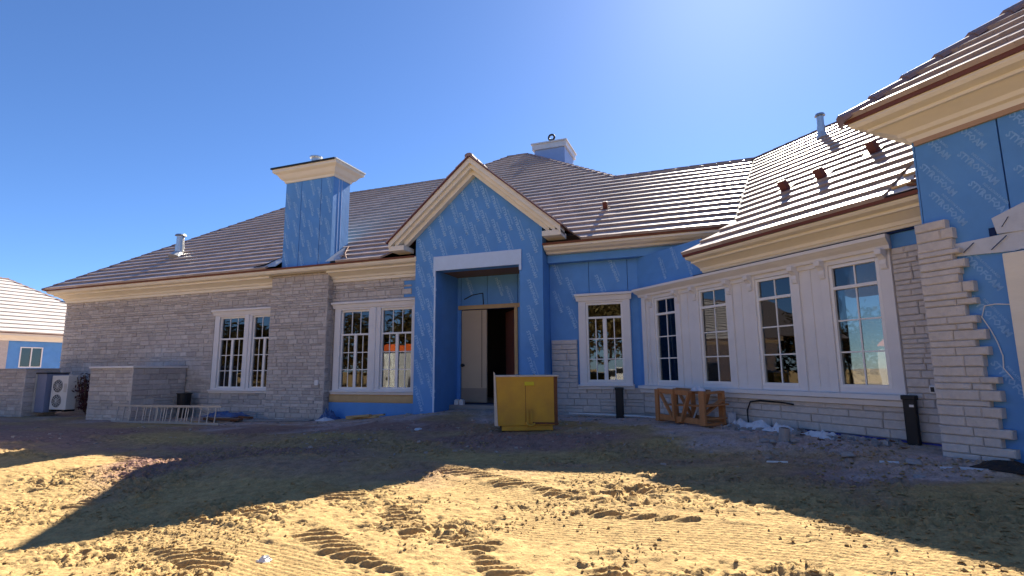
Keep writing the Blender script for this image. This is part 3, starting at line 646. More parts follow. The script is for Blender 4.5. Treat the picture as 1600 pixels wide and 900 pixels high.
# valley flashing, torn underlayment at the wing, flashing round the chimney
part(MB().bar(cp(-7.25, .78, .03), cp(-10.15, RC, .03), .10, .012), 'valley_flashing', M['deck'])
part(MB().add([cp(-4.10, .02, .012), cp(-3.72, .02, .012), cp(-3.72, 1.15, .012), cp(-4.16, 1.05, .012), cp(-4.10, .02, .03), cp(-3.72, .02, .03), cp(-3.72, 1.15, .03), cp(-4.16, 1.05, .03)], [(3, 2, 1, 0), (4, 5, 6, 7), (0, 1, 5, 4), (1, 2, 6, 5), (2, 3, 7, 6), (3, 0, 4, 7)]), 'underlayment_patch', M['flash'])
for k in range(3): part(MB().bar(cp(-4.08, .12+.3*k, .045), cp(-3.74, .16+.3*k, .045), .05, .03), 'roof_batten', M['tan'])
for k in range(5): part(MB().bar(cp(-3.86+.02*k, .06+.05*k, .06+.02*k), cp(-3.74, .03+.06*k, .05+.03*k), .03, .03), 'rubble_scrap', M['rust'])
part(MB().add([ap(-12.50, .0, .05), ap(-12.0, .0, .05), ap(-12.0, .75, .06), ap(-12.10, .75, .08), ap(-12.3, .3, .10)], [(0, 1, 2, 3, 4), (4, 3, 2, 1, 0)]), 'chimney_flashing', M['flash'])
part(MB().add([ap(-10.2, .0, .05), ap(-9.70, .0, .05), ap(-9.78, .3, .09), ap(-10.08, .75, .08), ap(-10.2, .75, .06)], [(0, 1, 2, 3, 4), (4, 3, 2, 1, 0)]), 'chimney_flashing', M['flash'])
part(MB().tube([ap(-12.85, .02, .06), ap(-12.5, .12, .08), ap(-12.2, .5, .09), ap(-12.05, .8, .1)], .02, 6), 'flashing_edge', M['black'])
part(MB().tube([ap(-9.5, .05, .06), ap(-9.75, .3, .09), ap(-9.98, .75, .1)], .018, 6), 'flashing_edge', M['drip'])

# --- chimneys
ch = part(MB().box(W0, -12.0, -10.22, 12.30, 13.06, 3.98, 6.85), 'chimney', M['blue'])
for u in (-11.40, -10.66): part(MB().box(W0, u-.006, u+.006, 12.292, 12.302, 4.05, 6.8), 'board_joint', mat('shallow_joint', (.05, .17, .45), .7, .3, bump=0), ch)
for v in (12.55, 12.68): part(MB().box(W0, -10.222, -10.213, v-.005, v+.005, 4.4, 6.8), 'board_joint', M['blue_lt'], ch)
FK = Frame((0, 12.30, 0), (1, 0, 0)); KP = [(-.05, 6.72), (.03, 6.72), (.05, 6.78), (.12, 6.83), (.20, 6.95), (.27, 6.99), (.30, 7.02), (.30, 7.10), (-.05, 7.10)]
for fr, a, b in ((FK, -12.0, -10.22), (Frame((-10.22, 0, 0), (0, 1, 0)), 12.30, 13.06), (Frame((-12.0, 0, 0), (0, -1, 0)), -13.06, -12.30), (Frame((0, 13.06, 0), (-1, 0, 0)), 10.22, 12.0)):
    part(MB().prof(fr, KP, a, b, 1, 1), 'chimney_cornice', M['cream'], ch)
part(MB().box(W0, -12.33, -9.89, 11.97, 13.39, 7.102, 7.14), 'chimney_cap', M['flash'], ch)
part(MB().box(W0, -12.34, -9.95, 11.955, 11.985, 7.10, 7.15), 'cap_edge', M['black'], ch)
part(MB().cyl((-10.95, 12.35, 7.12), (-10.95, 12.35, 7.40), .14).cyl((-10.95, 12.35, 7.40), (-10.95, 12.35, 7.44), .19), 'flue_pipe', M['galv'], ch)
ch2 = part(MB().box(W0, -6.75, -5.40, 21, 22.6, 6.5, 10.62), 'chimney', mat('grey_blue_board', (.22, .34, .60), .55, .35))
part(MB().box(W0, -6.83, -5.32, 20.92, 22.68, 10.42, 10.66).box(W0, -6.88, -5.27, 20.87, 22.73, 10.66, 10.72), 'chimney_cap', M['flash'], ch2)
part(MB().cyl((-6.05, 21.3, 10.7), (-6.05, 21.3, 10.95), .07), 'flue_pipe', M['black'], ch2)
tor = MB(); tor.tube([(-6.05+.13*math.cos(a), 21.3, 11.05+.13*math.sin(a)) for a in np.linspace(0, 6.283, 17)], .045, 8); part(tor, 'flue_ring', M['black'], ch2)

# --- pipes and vents through the roof
def vent_pipe(p, h, r, parent):
    p = Vector(p); mb = MB(); mb.cyl(p+Vector((0, 0, -.15)), p+Vector((0, 0, h*.55)), r*1.15); mb.cyl(p+Vector((0, 0, h*.55)), p+Vector((0, 0, h)), r); v = part(mb, 'vent_pipe', M['galv'], parent)
    part(MB().cyl(p+Vector((0, 0, h+.02)), p+Vector((0, 0, h+.07)), r*1.55, 14, r*1.3).cyl(p+Vector((0, 0, h-.03)), p+Vector((0, 0, h+.02)), r*.6), 'vent_cap', M['galv'], v)
    part(MB().cyl(p+Vector((0, -.1, -.12)), p+Vector((0, 0, .10)), r*2.2, 14, r*1.2), 'vent_boot', M['flash'], v)
vent_pipe(ap(-18.35, 1.72), .74, .13, roofL)
vent_pipe(cp(-7.72, 4.25), .52, .075, roofC)
def box_vent(p, fr, t, parent, s=1.0):
    I = fr.I; U = fr.U; n = (I*-t+Vector((0, 0, 1))).normalized(); d = (I+Vector((0, 0, t))).normalized(); p = Vector(p)
    f = lambda a, b, c: p+U*a*s+d*b*s+n*c*s
    mb = MB(); mb.hexa([f(-.08, -.08, .0), f(.08, -.08, .0), f(.08, .09, .0), f(-.08, .09, .0), f(-.075, -.085, .26), f(.075, -.085, .26), f(.07, .07, .23), f(-.07, .07, .23)]); v = part(mb, 'roof_vent', M['drip'], parent, bevel=.008)
    part(MB().hexa([f(-.16, -.16, .03), f(.16, -.16, .03), f(.16, .18, .03), f(-.16, .18, .03), f(-.16, -.16, .045), f(.16, -.16, .045), f(.16, .18, .045), f(-.16, .18, .045)]), 'vent_flange', M['drip'], v)
for t_, r_ in ((-6.68, 1.50), (-5.92, 1.46), (-5.22, 1.85)): box_vent(cp(t_, r_, .03), FCE, tC, roofC, .85)
box_vent(ap(-2.42, 1.58, .03), FAE, tA, roofM, .8)

# --- printing on the foam boards: slanted two-line stamps, flat ink
def text_mesh(body, size):
    cu = bpy.data.curves.new('stamp', 'FONT'); cu.body = body; cu.size = size; cu.align_x = 'CENTER'; cu.align_y = 'CENTER'; cu.resolution_u = 1; cu.offset = size*.035
    o = bpy.data.objects.new('stamp', cu); COL.objects.link(o); dg = bpy.context.evaluated_depsgraph_get(); dg.update()
    me = o.evaluated_get(dg).to_mesh(); vs = [tuple(v.co) for v in me.vertices]; fs = [tuple(p.vertices) for p in me.polygons]; o.to_mesh_clear()
    bpy.data.objects.remove(o); bpy.data.curves.remove(cu); return vs, fs
T1 = text_mesh('STYROFOAM', .135); T2 = text_mesh('INSULATION BOARD', .052)
M['print_faint'] = mat('worn_board_print', (.25, .47, .78), .6, .3, var=.25, vscale=9, bump=0, col2=(.10, .29, .64), c2scale=22, c2amt=.45)
def stamps(fr, y, spots, ang, name, parent, scale=1.0, m='print'):
    mb = MB(); c, s = math.cos(ang), math.sin(ang)
    for u, z in spots:
        for (vs, fs), oy in ((T1, 0), (T2, .105)):
            mb.add([fr(u+scale*(x*c-(yy+oy)*s), y, z+scale*(x*s+(yy+oy)*c)) for x, yy, _ in vs], fs)
    if mb.v: tag(part(mb, name, M[m], parent), kind='stuff')
def stagger(u0, u1, z0, z1, du, dz_, ok, off=0):
    out = []; i = 0; u = u0
    while u < u1:
        z = z0+(dz_*.5 if i % 2 else 0)+off
        while z < z1:
            if ok(u, z): out.append((u+rnd.uniform(-.02, .02), z+rnd.uniform(-.03, .03)))
            z += dz_
        u += du; i += 1
    return out
def in_gable(u, z):
    if z > 4.0: return abs(u+5.53) < (6.05-z)/GT-.22
    return (-7.2 < u < -6.75 or -4.25 < u < -3.82) if z < 4.15 else abs(u+5.53) < 1.7
stamps(FP, -.003, stagger(-7.12, -3.8, .3, 5.75, .31, .64, in_gable), R(-71), 'board_print', porch, .85)
stamps(FA, .057, stagger(-3.55, -1.5, 1.2, 3.55, .36, .72, lambda u, z: (z > 2.95 or (u < -3.15 and z > 1.95)) and min(abs(u-c) for c in ucuts) > .12), R(-70), 'board_print', HOUSE, .75)
stamps(FD, -.003, [(-3.49, 3.24), (-3.085, 3.245), (-2.62, 3.30), (-3.43, 2.86), (-3.02, 2.86), (-3.5, 3.70), (-3.15, 3.70), (-2.70, 3.70), (-3.19, 2.06), (-3.17, 1.55), (-3.05, .80), (-2.6, 2.9)], R(-57), 'board_print', HOUSE, .72, 'print_faint')
stamps(FK, -.003, stagger(-11.9, -10.3, 4.3, 6.6, .3, .62, lambda u, z: True), R(-72), 'board_print', ch, .7)
stamps(FC, .066, [(-9.2, 3.2), (-8.8, 3.35), (-8.4, 3.15)], R(-70), 'board_print', HOUSE, .7)
stamps(FW, -.003, [(-6.3, 3.3), (-5.4, 3.25), (-5.1, 3.0), (-4.7, 3.2)], R(-70), 'board_print', porch, .7)

# ------------------------------------------------------------------ low stone enclosure with the condensers
def stone_block(name, label, x0, x1, y0, y1, z0, z1, seed, cap=True):
    o = thing(name, label, 'low wall', ((x0+x1)/2, (y0+y1)/2, z0+.2)); rg = random.Random(seed)
    core = build(MB().box(W0, x0+.03, x1-.03, y0+.03, y1-.03, z0, z1), 'core', M['mortar'], o)
    mb = MB(); fr = Frame((0, y0, 0), (1, 0, 0))
    for r in stone_rects(x0, x1, z0, z1, [], (.085, .115, .15), (.2, .5), rg): stone_piece(mb, fr, r, .05, rg)
    fr = Frame((x1, 0, 0), (0, 1, 0))
    for r in stone_rects(y0, y1, z0, z1, [], (.1, .13, .17), (.25, .7), rg): stone_piece(mb, fr, r, .05, rg)
    fr = Frame((x0, 0, 0), (0, -1, 0))
    for r in stone_rects(-y1, -y0, z0, z1, [], (.1, .13, .17), (.25, .7), rg): stone_piece(mb, fr, r, .05, rg)
    tag(build(mb, 'stone_facing', M['stone'], o), kind='stuff')
    if cap: build(MB().box(W0, x0-.04, x1+.04, y0-.04, y1+.02, z1, z1+.06), 'coping', M['white'], o, bevel=.01)
    return o
stone_block('low_wall', 'low stone yard wall standing between the condenser and the ladder', -17.9, -16.0, 10.9, 12.60, -.6, 1.13, 31)
stone_block('low_wall', 'low stone yard wall at the left edge, left of the condenser', -27.0, -21.1, 10.9, 11.9, -.6, 1.11, 32, False)
build(MB().box(W0, -27.0, -21.1, 10.9, 11.9, 1.112, 1.16), 'coping', M['mortar'], [o for o in bpy.data.objects if o.name == 'low_wall.001'][0])
t = thing('air_conditioner', 'white two-fan air conditioner unit standing between the low stone walls', 'air conditioner', (-20.05, 11.5, -.24), R(4))
build(MB().box(W0, -.42, .32, -.15, .15, .06, 1.16), 'cabinet', M['acw'], t, local=True, bevel=.015)
for z in (.34, .82):
    g = MB()
    for rr in (.08, .14, .20): g.tube([(-.12+rr*math.cos(a), -.165, z+rr*math.sin(a)) for a in np.linspace(0, 6.283, 21)], .006, 5)
    for a in np.linspace(0, 3.1416, 7)[:-1]: g.bar((-.12+.2*math.cos(a), -.165, z+.2*math.sin(a)), (-.12-.2*math.cos(a), -.165, z-.2*math.sin(a)), .008, .008, (0, 1, 0))
    fan = build(MB().cyl((-.12, -.154, z), (-.12, -.146, z), .21, 24), 'fan_opening', M['dark'], t, local=True); build(g, 'fan_grille', M['acw'], fan, local=True)
for x in (-.34, .24): build(MB().box(W0, x-.04, x+.04, -.17, .17, .0, .06), 'foot', M['black'], t, local=True)
build(MB().box(W0, .16, .28, -.156, -.15, .62, .9), 'service_panel', M['pale'], t, local=True)
t = thing('metal_cabinet', 'grey-blue metal cabinet standing left of the white air conditioner', 'cabinet', (-20.66, 11.55, -.27), 0)
build(MB().box(W0, -.36, .12, -.35, .3, .0, 1.25), 'body', M['acg'], t, local=True, bevel=.01); build(MB().box(W0, -.40, -.36, -.38, .3, .0, 1.25), 'edge_strip', M['pale'], t, local=True); build(MB().box(W0, -.40, .14, -.38, .32, 1.25, 1.29), 'lid', M['black'], t, local=True)
t = thing('dark_shrub', 'dark dry shrub in the gap right of the air conditioner', 'shrub', (-19.30, 11.75, -.38))
rg = random.Random(9); lf = MB(); st = MB()
for k in range(22):
    a = rg.uniform(0, 6.28); tip = Vector((rg.uniform(-.45, .5), rg.uniform(-.3, .3), rg.uniform(.7, 1.35))); st.tube([Vector((0, 0, 0)), tip*.5+Vector((rg.uniform(-.1, .1), 0, 0)), tip], .012, 5)
    for j in range(26):
        p = tip*rg.uniform(.2, 1)+Vector((rg.gauss(0, .09), rg.gauss(0, .09), rg.gauss(0, .07))); d = Vector((rg.gauss(0, 1), rg.gauss(0, 1), rg.gauss(0, 1))).normalized()*.07; e = d.orthogonal().normalized()*.022
        lf.add([p-d, p+e, p+d, p-e], [(0, 1, 2, 3)])
build(st, 'stem', M['bark'], t, local=True); build(lf, 'foliage', mat('dark_shrub_leaf', (.05, .012, .018), .7, .3, island=.4, bump=0), t, local=True)

# ------------------------------------------------------------------ ladders, stacked stuff by the left wall
def ladder(label, x0, x1, y, z0, z1, tilt, n, off=0):
    t = thing('ladder', label, 'ladder', ((x0+x1)/2, y, z0), 0, 'ladders on the ground by the low wall'); L2 = (x1-x0)/2; h = z1-z0
    for nm, zz, yy in (('rail', 0, 0), ('rail', h, tilt)): build(MB().bar((-L2, yy, zz+.03), (L2, yy, zz+.03+.03), .03, .05), nm, M['alu'], t, local=True)
    for k in range(n):
        x = -L2+.18+off+k*(2*L2-.36)/(n-1); build(MB().cyl((x, 0, .03), (x, tilt, h+.04), .016, 8), 'rung', M['alu'], t, local=True)
ladder('long aluminium ladder lying on its edge, nearer the camera of the two', -16.3, -12.15, 10.62, -.41, .03, .05, 15)
ladder('shorter aluminium ladder lying on its edge behind the long one', -15.4, -13.4, 10.78, -.41, .0, .05, 9, .05)
t = thing('bucket', 'black bucket standing by the stone wall behind the ladders', 'bucket', (-15.55, 12.25, -.42)); mb = MB(); mb.cyl((0, 0, 0), (0, 0, .74), .17, 18, .2); build(mb, 'body', M['black'], t, local=True); build(MB().cyl((0, 0, .74), (0, 0, .77), .22, 18), 'rim', M['black'], t, local=True)
def sheet(name, label, cat, loc, sx, sy, amp, m, seed, nx=16, ny=12, rz=0, base=.0, group=None):
    """a crumpled closed lump of film or cloth"""
    n = nx; vs = []; rgx = random.Random(seed)
    for i in range(n):
        for j in range(ny):
            a = i/(n-1)*2-1; b = j/(ny-1)*2-1; e = max(0, 1-max(abs(a), abs(b))**2.2)
            z = .55*e*amp*(.45+1.0*mnoise.noise(Vector((a*2.6+seed, b*2.6, seed*1.7)))+.6*abs(mnoise.noise(Vector((a*6, b*6, seed)))))
            vs.append((a*sx/2*(1+.18*mnoise.noise(Vector((a*2, b*2, seed+9)))), b*sy/2*(1+.18*mnoise.noise(Vector((a*2, b*2, seed+5)))), max(z, 0)+.012))
    top = len(vs); vs += [(x, y, .0) for x, y, z in vs]; fs = []
    for i in range(n-1):
        for j in range(ny-1):
            k = i*ny+j; fs += [(k, k+ny, k+ny+1, k+1), (top+k, top+k+1, top+k+ny+1, top+k+ny)]
    rim = [i*ny for i in range(n)]+[(n-1)*ny+j for j in range(1, ny)]+[i*ny+ny-1 for i in range(n-2, -1, -1)]+[j for j in range(ny-2, 0, -1)]
    for a, b in zip(rim, rim[1:]+rim[:1]): fs.append((b, a, top+a, top+b))
    me = bpy.data.meshes.new(name); me.from_pydata(vs, [], fs); me.materials.append(m); me.update()
    o = link(name, me); o.location = (loc[0], loc[1], (gz(loc[0], loc[1]) if len(loc) < 3 else loc[2])+base); o.rotation_euler = (0, 0, rz); return tag(o, label, cat, group)
sheet('plastic_tarp', 'folded dark blue tarp lying beyond the ladder ends', 'tarp', (-13.4, 11.9), 1.3, .6, .28, M['tarp'], 3, base=.1)
sheet('plastic_wad', 'crumpled blue plastic wad at the foot of the stone chimney breast', 'plastic', (-10.05, 12.35), .5, .4, .42, M['tarp'], 5)
sheet('plastic_wad', 'pale plastic scrap in front of the blue plastic wad', 'plastic', (-9.95, 12.05), .4, .3, .16, M['film'], 6)
def board(name, label, cat, a, b, w, h, m, group=None, lift=.0):
    a = Vector((*a, 0)) if len(a) == 2 else Vector(a); b = Vector((*b, 0)) if len(b) == 2 else Vector(b)
    za = a.z or gz(a.x, a.y)+h/2+lift; zb_ = b.z or gz(b.x, b.y)+h/2+lift
    return tag(build(MB().bar((a.x, a.y, za), (b.x, b.y, zb_), w, h), name, m, None, bevel=min(w, h)*.12), label, cat, group)
for k, (a, b, lb) in enumerate((((-14.0, 11.75), (-12.55, 11.55), 'reddish board under the blue tarp'), ((-13.7, 11.5), (-12.3, 11.45), 'reddish board lying in front of the blue tarp'), ((-13.0, 11.9), (-12.2, 11.7), 'short reddish board at the right end of the tarp'))):
    board('plank', lb, 'plank', a, b, .14, .05, M['rust'], 'boards by the tarp', .02+.03*k)
board('plank', 'long dark-edged board lying in front of the stone chimney breast', 'plank', (-13.2, 11.55), (-10.35, 12.0), .22, .04, M['conc'])
for k, (a, b) in enumerate((((-9.4, 12.3), (-8.3, 12.1)), ((-9.1, 12.15), (-8.2, 12.25)), ((-9.2, 12.0), (-8.5, 12.05)))):
    board('plank', ('tan offcut lying against the wall under the second window', 'tan offcut on top of the small pile under the second window', 'tan offcut at the front of the pile under the second window')[k], 'plank', a, b, .12, .05, M['tan'], 'tan offcuts under the window', .03*k)

# ------------------------------------------------------------------ yellow bin
t = thing('site_bin', 'yellow steel tipping bin full of rubbish in front of the porch', 'bin', (-3.48, 10.0, -.16), R(24))
w2, dp, z0, z1 = .58, .42, .12, 1.02
mb = MB()
mb.hexa([(-w2+.03, -dp, z0), (w2-.03, -dp, z0), (w2-.03, -dp+.03, z0), (-w2+.03, -dp+.03, z0), (-w2, -dp, z1), (w2, -dp, z1), (w2, -dp+.03, z1), (-w2, -dp+.03, z1)])
mb.hexa([(-w2+.03, dp-.03, z0), (w2-.03, dp-.03, z0), (w2-.03, dp, z0), (-w2+.03, dp, z0), (-w2, dp-.03, z1), (w2, dp-.03, z1), (w2, dp, z1), (-w2, dp, z1)])
mb.hexa([(-w2+.03, -dp+.03, z0), (-w2+.06, -dp+.03, z0), (-w2+.06, dp-.03, z0), (-w2+.03, dp-.03, z0), (-w2, -dp+.03, z1), (-w2+.03, -dp+.03, z1), (-w2+.03, dp-.03, z1), (-w2, dp-.03, z1)])
mb.hexa([(w2-.06, -dp+.03, z0), (w2-.03, -dp+.03, z0), (w2-.03, dp-.03, z0), (w2-.06, dp-.03, z0), (w2-.03, -dp+.03, z1), (w2, -dp+.03, z1), (w2, dp-.03, z1), (w2-.03, dp-.03, z1)])
mb.box(W0, -w2+.06, w2-.06, -dp+.03, dp-.03, z0, z0+.03); body = build(mb, 'body', M['yellow'], t, local=True, bevel=.008)
mb = MB()
for a, b in (((-w2, -dp), (w2, -dp)), ((w2, -dp), (w2, dp)), ((w2, dp), (-w2, dp)), ((-w2, dp), (-w2, -dp))): mb.bar((a[0], a[1], z1+.012), (b[0], b[1], z1+.012), .055, .028)
build(mb, 'rim', M['pale'], t, local=True, bevel=.005)
build(MB().hexa([(-w2-.035, -dp-.01, z0), (-w2+.03, -dp-.012, z0), (-w2+.03, -dp+.02, z0), (-w2-.03, -dp+.02, z0), (-w2-.05, -dp-.01, z1+.10), (-w2-.02, -dp-.012, z1+.06), (-w2-.02, -dp+.02, z1+.06), (-w2-.05, -dp+.02, z1+.10)]), 'corner_strip', M['pale'], t, local=True)
build(MB().box(W0, w2-.075, w2-.01, -dp-.012, -dp-.001, z0, z1), 'corner_strip', M['rust'], t, local=True)
build(MB().box(W0, -.035, -.028, -dp-.003, -dp+.0, z0+.05, z1-.1), 'panel_seam', M['rust'], t, local=True)
build(MB().box(W0, -.05, .13, -dp-.03, -dp-.001, .855, .925), 'label_plate', M['lime'], t, local=True, bevel=.006)
lt = MB(); lt.bar((.0, -dp-.03, .16), (.0, -dp-.03, .42), .035, .03, (0, 1, 0)); lt.bar((.07, -dp-.03, .16), (.07, -dp-.03, .42), .035, .03, (0, 1, 0)); lt.tube([(-.02, -dp-.05, .2), (.0, -dp-.07, .14), (.06, -dp-.07, .12), (.14, -dp-.06, .16)], .022, 8); build(lt, 'latch', M['yellow'], t, local=True)
build(MB().bar((.1, -dp-.035, .17), (w2, -dp-.02, .155), .03, .05, (0, 1, 0)), 'front_rail', M['rust'], t, local=True)
build(MB().box(W0, -w2+.1, w2-.1, -dp+.02, -dp+.10, .03, .115), 'base_rail', M['yellow'], t, local=True); build(MB().box(W0, -w2+.1, w2-.1, dp-.10, dp-.02, .03, .115), 'base_rail', M['yellow'], t, local=True)
for x in (-w2+.15, w2-.15):
    for y in (-dp+.1, dp-.1): build(MB().cyl((x-.05, y, .06), (x+.05, y, .06), .065, 14), 'wheel', M['tyre'], t, local=True)
rg = random.Random(5); mb = MB()
for k in range(16):
    x, y = rg.uniform(-.35, .35), rg.uniform(-.25, .25); mb.bar((-3.48+x, 10.0+y, .70), (-3.48+x+rg.uniform(-.15, .15), 10.0+y+rg.uniform(-.12, .12), .76+rg.uniform(.0, .13)), .12, .09)
tag(build(mb, 'rubble', M['conc'], None), 'broken grey rubble heaped inside the yellow bin', 'rubble', kind='stuff')

# ------------------------------------------------------------------ timber crate, pipes, debris by the bay
t = thing('timber_crate', 'orange raw timber crate frame standing under the bay window', 'crate', (-.46, 10.60, -.0), R(-42))
def stick(a, b, w=.09, h=.045, m='wood', nm='slat'): return build(MB().bar(a, b, w, h), nm, M[m], t, local=True, bevel=.004)
L_, D_, H_ = .56, .24, .60
for y in (-D_, D_):
    stick((-L_, y, .08), (L_, y, .06), .045, .1, nm='bottom_rail'); stick((-L_, y, H_-.03), (L_*.5, y, H_-.05), .045, .09, nm='top_rail')
    stick((-L_, y-.03, .0), (-L_, y-.03, H_), .09, .045, nm='post'); stick((-.1, y-.03, .03), (-.12, y-.03, H_), .10, .04, nm='post'); stick((L_, y-.03, .0), (L_, y-.03, H_*.98), .12, .05, nm='post')
    stick((.08, y-.05, .04), (.30, y-.05, H_*.95), .09, .035, nm='brace')
    stick((-.15, y-.05, .1), (-.45, y-.05, H_*.9), .07, .03, nm='brace')
for x in (-L_, -.1, L_):
    stick((x, -D_, .02), (x, D_, .02), .1, .05, nm='skid'); stick((x, -D_, H_*.92), (x, D_, H_*.95), .09, .04, nm='cross_bar')
stick((L_+.02, -D_, .2), (L_+.02, D_, .46), .1, .03, nm='brace'); stick((L_+.03, -D_, .12), (L_+.03, D_, .12), .1, .03); stick((L_+.03, -D_, .34), (L_+.03, D_, .36), .22, .025)
stick((-L_, 0, .3), (L_*.9, .02, .32), .2, .03)
sheet('plastic_wad', 'pale blue film caught on top of the timber crate', 'plastic', (-.30, 10.47, .58), .26, .2, .14, M['film'], 12)
def drain(label, p, h, w, d, rz, lean=0):
    t = thing('drain_pipe', label, 'pipe', p, rz, 'black drain pipes by the walls')
    mb = MB(); mb.hexa([(-w/2, -d/2, 0), (w/2, -d/2, 0), (w/2, d/2, 0), (-w/2, d/2, 0), (-w/2-lean, -d/2, h), (w/2-lean, -d/2, h), (w/2-lean, d/2, h), (-w/2-lean, d/2, h)]); build(mb, 'body', M['black'], t, local=True, bevel=.02)
    build(MB().box(W0, -w/2-lean-.01, w/2-lean+.01, -d/2-.01, d/2+.01, h-.05, h+.01), 'collar', M['black'], t, local=True, bevel=.01)
    return t
drain('slim black drain pipe standing under the narrow window', (-2.05, 12.42, -.2), .76, .17, .12, 0)
t = drain('stout black drain pipe at the right end of the bay sill', tuple(FC(-4.33, -.10, -.05)), .66, .15, .08, R(-40))
build(MB().box(W0, .01, .06, -.048, -.039, .52, .55), 'sticker', M['pvc'], t, local=True)
tag(build(MB().tube([(-3.25, 12.45, -.03), (-2.4, 12.48, -.05), (-1.6, 12.35, -.06), (-1.15, 12.0, -.05)], .022, 8), 'plastic_pipe', M['pvc'], None, smooth=True), 'thin white pipe lying along the foot of the wall under the narrow window', 'pipe', 'white pipes')
p1, p2 = FC(-7.86, -.55, .0), FC(-7.95, -.16, .56)
tag(build(MB().cyl(p1, p2, .017, 10), 'plastic_pipe', M['pvc'], None), 'left one of two short white pipes leaning by the crate', 'pipe', 'white pipes')
p1, p2 = FC(-7.66, -.55, .0), FC(-7.76, -.16, .56)
tag(build(MB().cyl(p1, p2, .017, 10), 'plastic_pipe', M['pvc'], None), 'right one of two short white pipes leaning by the crate', 'pipe', 'white pipes')
tag(build(MB().box(FC, -7.55, -7.22, -.30, -.12, .02, .20), 'foam_block', M['film'], None, bevel=.01), 'white foam block on the ground right of the leaning pipes', 'block')
tag(build(MB().tube([FC(-6.98, -.1, .04), FC(-7.02, -.06, .25), FC(-6.97, -.03, .40), FC(-6.75, -.04, .43), FC(-6.3, -.04, .42), FC(-6.1, -.05, .40)], .014, 6), 'cable', M['black'], None), 'black cable looping up the wall under the bay sill', 'cable')
for k, (a, s, lb) in enumerate((((-7.0, -.25), .4, 'pale plastic scrap under the black cable loop'), ((-6.6, -.3), .5, 'crumpled plastic film right of the cable loop'), ((-6.15, -.35), .45, 'crumpled plastic film below the third bay window'), ((-5.5, -.3), .55, 'crumpled grey film below the right bay window'))):
    p = FC(a[0], a[1], 0); sheet('plastic_wad', lb, 'plastic', (p.x, p.y), s, s*.6, .2, M['film'], 20+k, rz=R(-45))
def lump(p, s, m, seed, parent=None, name='stone_offcut', flat=.6):
    rgx = random.Random(seed); bm = MB(); n = 7; rings = []
    for zz, rr in ((0, .8), (.35, 1.0), (.75, .85), (1.0, .5)):
        rings.append([(s*rr*math.cos(6.283*k/n)*rgx.uniform(.75, 1.15), s*rr*math.sin(6.283*k/n)*rgx.uniform(.6, 1.0), s*zz*flat*rgx.uniform(.85, 1.1)) for k in range(n)])
    vs = [v for r_ in rings for v in r_]; fs = [tuple(range(n))[::-1], tuple(range(3*n, 4*n))]
    for i in range(3):
        for k in range(n): fs.append((i*n+k, i*n+(k+1) % n, (i+1)*n+(k+1) % n, (i+1)*n+k))
    bm.add(vs, fs); me = bm.mesh(name, m); o = link(name, me, parent); o.location = p; o.rotation_euler = (0, 0, rgx.uniform(0, 6.28)); return o
t = thing('pipe_stub', 'grey concrete pipe stub standing in the soil before the bay', 'pipe', (.87, 8.62, gz(.87, 8.62)-.03)); build(MB().cyl((0, 0, 0), (.02, 0, .22), .075, 16, .07), 'body', M['conc'], t, local=True); build(MB().cyl((.02, 0, .19), (.022, 0, .226), .052, 16), 'bore', M['dark'], t, local=True)
for k, (x, y, s, lb) in enumerate(((.62, 8.66, .09, 'grey stone lump just left of the concrete pipe stub'), (.72, 8.50, .06, 'small stone in front of the left lump by the pipe stub'), (1.0, 8.56, .07, 'grey stone lump just right of the concrete pipe stub'),
        (1.35, 7.99, .08, 'rounded stone on bare soil midway between pipe stub and right wing'), (1.47, 7.70, .10, 'larger flat stone on bare soil midway between pipe stub and right wing'), (2.03, 7.34, .11, 'flat grey stone beside the short pale strip near the right wing'),
        (.35, 9.0, .07, 'small stone between the leaning white pipes and the pipe stub'), (1.9, 6.75, .07, 'single stone in the shade below the pale strips at right'), (-.7, 9.3, .06, 'lone small stone on the soil in front of the timber crate'),
        (-2.6, 11.7, .09, 'grey stone left of the slim black drain pipe'), (-2.95, 11.85, .07, 'small grey stone behind the yellow bin at the wall'), (-7.2, 11.8, .10, 'grey stone at the foot of the left porch column'), (-6.3, 11.6, .08, 'grey stone on the soil before the porch opening'), (-10.3, 10.9, .07, 'lone stone on the soil in front of the chimney breast'))):
    o = lump((x, y, gz(x, y)-.015), s, M['conc'], 100+k); tag(o, lb, 'stone', 'loose stones on the soil')
board('plank', 'pale flat strip lying on the soil near the right wing', 'plank', (2.2, 7.12), (2.62, 6.98), .07, .02, M['film'])
board('plank', 'short pale strip lying on the soil left of the longer strip', 'plank', (1.72, 7.42), (1.9, 7.38), .06, .02, M['film'])
board('plank', 'white slat lying on the soil in front of the pipe stub', 'plank', (.55, 7.55), (.78, 7.5), .05, .015, M['pvc'])
sheet('plastic_wad', 'dark plastic rubbish at the foot of the right wing', 'plastic', (2.74, 7.02), .5, .35, .16, M['black'], 44, rz=R(-45))
sheet('plastic_wad', 'pale plastic bits on the dark rubbish at the right wing', 'plastic', (2.72, 6.90), .2, .16, .1, M['film'], 45)
sheet('litter', 'white crumpled litter on the sunlit sand in the foreground', 'litter', (-3.36, 3.44), .10, .075, .075, M['pvc'], 51, 12, 10)
for k, (x, y, lb) in enumerate(((-6.50, 13.1, 'left one of two white blocks at the door'), (-6.33, 13.05, 'right one of two white blocks at the door'))):
    tag(build(MB().box(W0, x-.06, x+.06, y-.06, y+.06, .05, .2).box(W0, x-.03, x+.03, y-.07, y+.07, .2, .22), 'foam_block', M['pvc'], None, bevel=.01), lb, 'block', 'blocks at the door')
lump((-5.6, 9.55, gz(-5.6, 9.55)-.02), .09, M['film'], 71, name='plastic_scrap'); tag(bpy.data.objects['plastic_scrap'], 'pale scrap on the dark soil left of the yellow bin', 'litter')
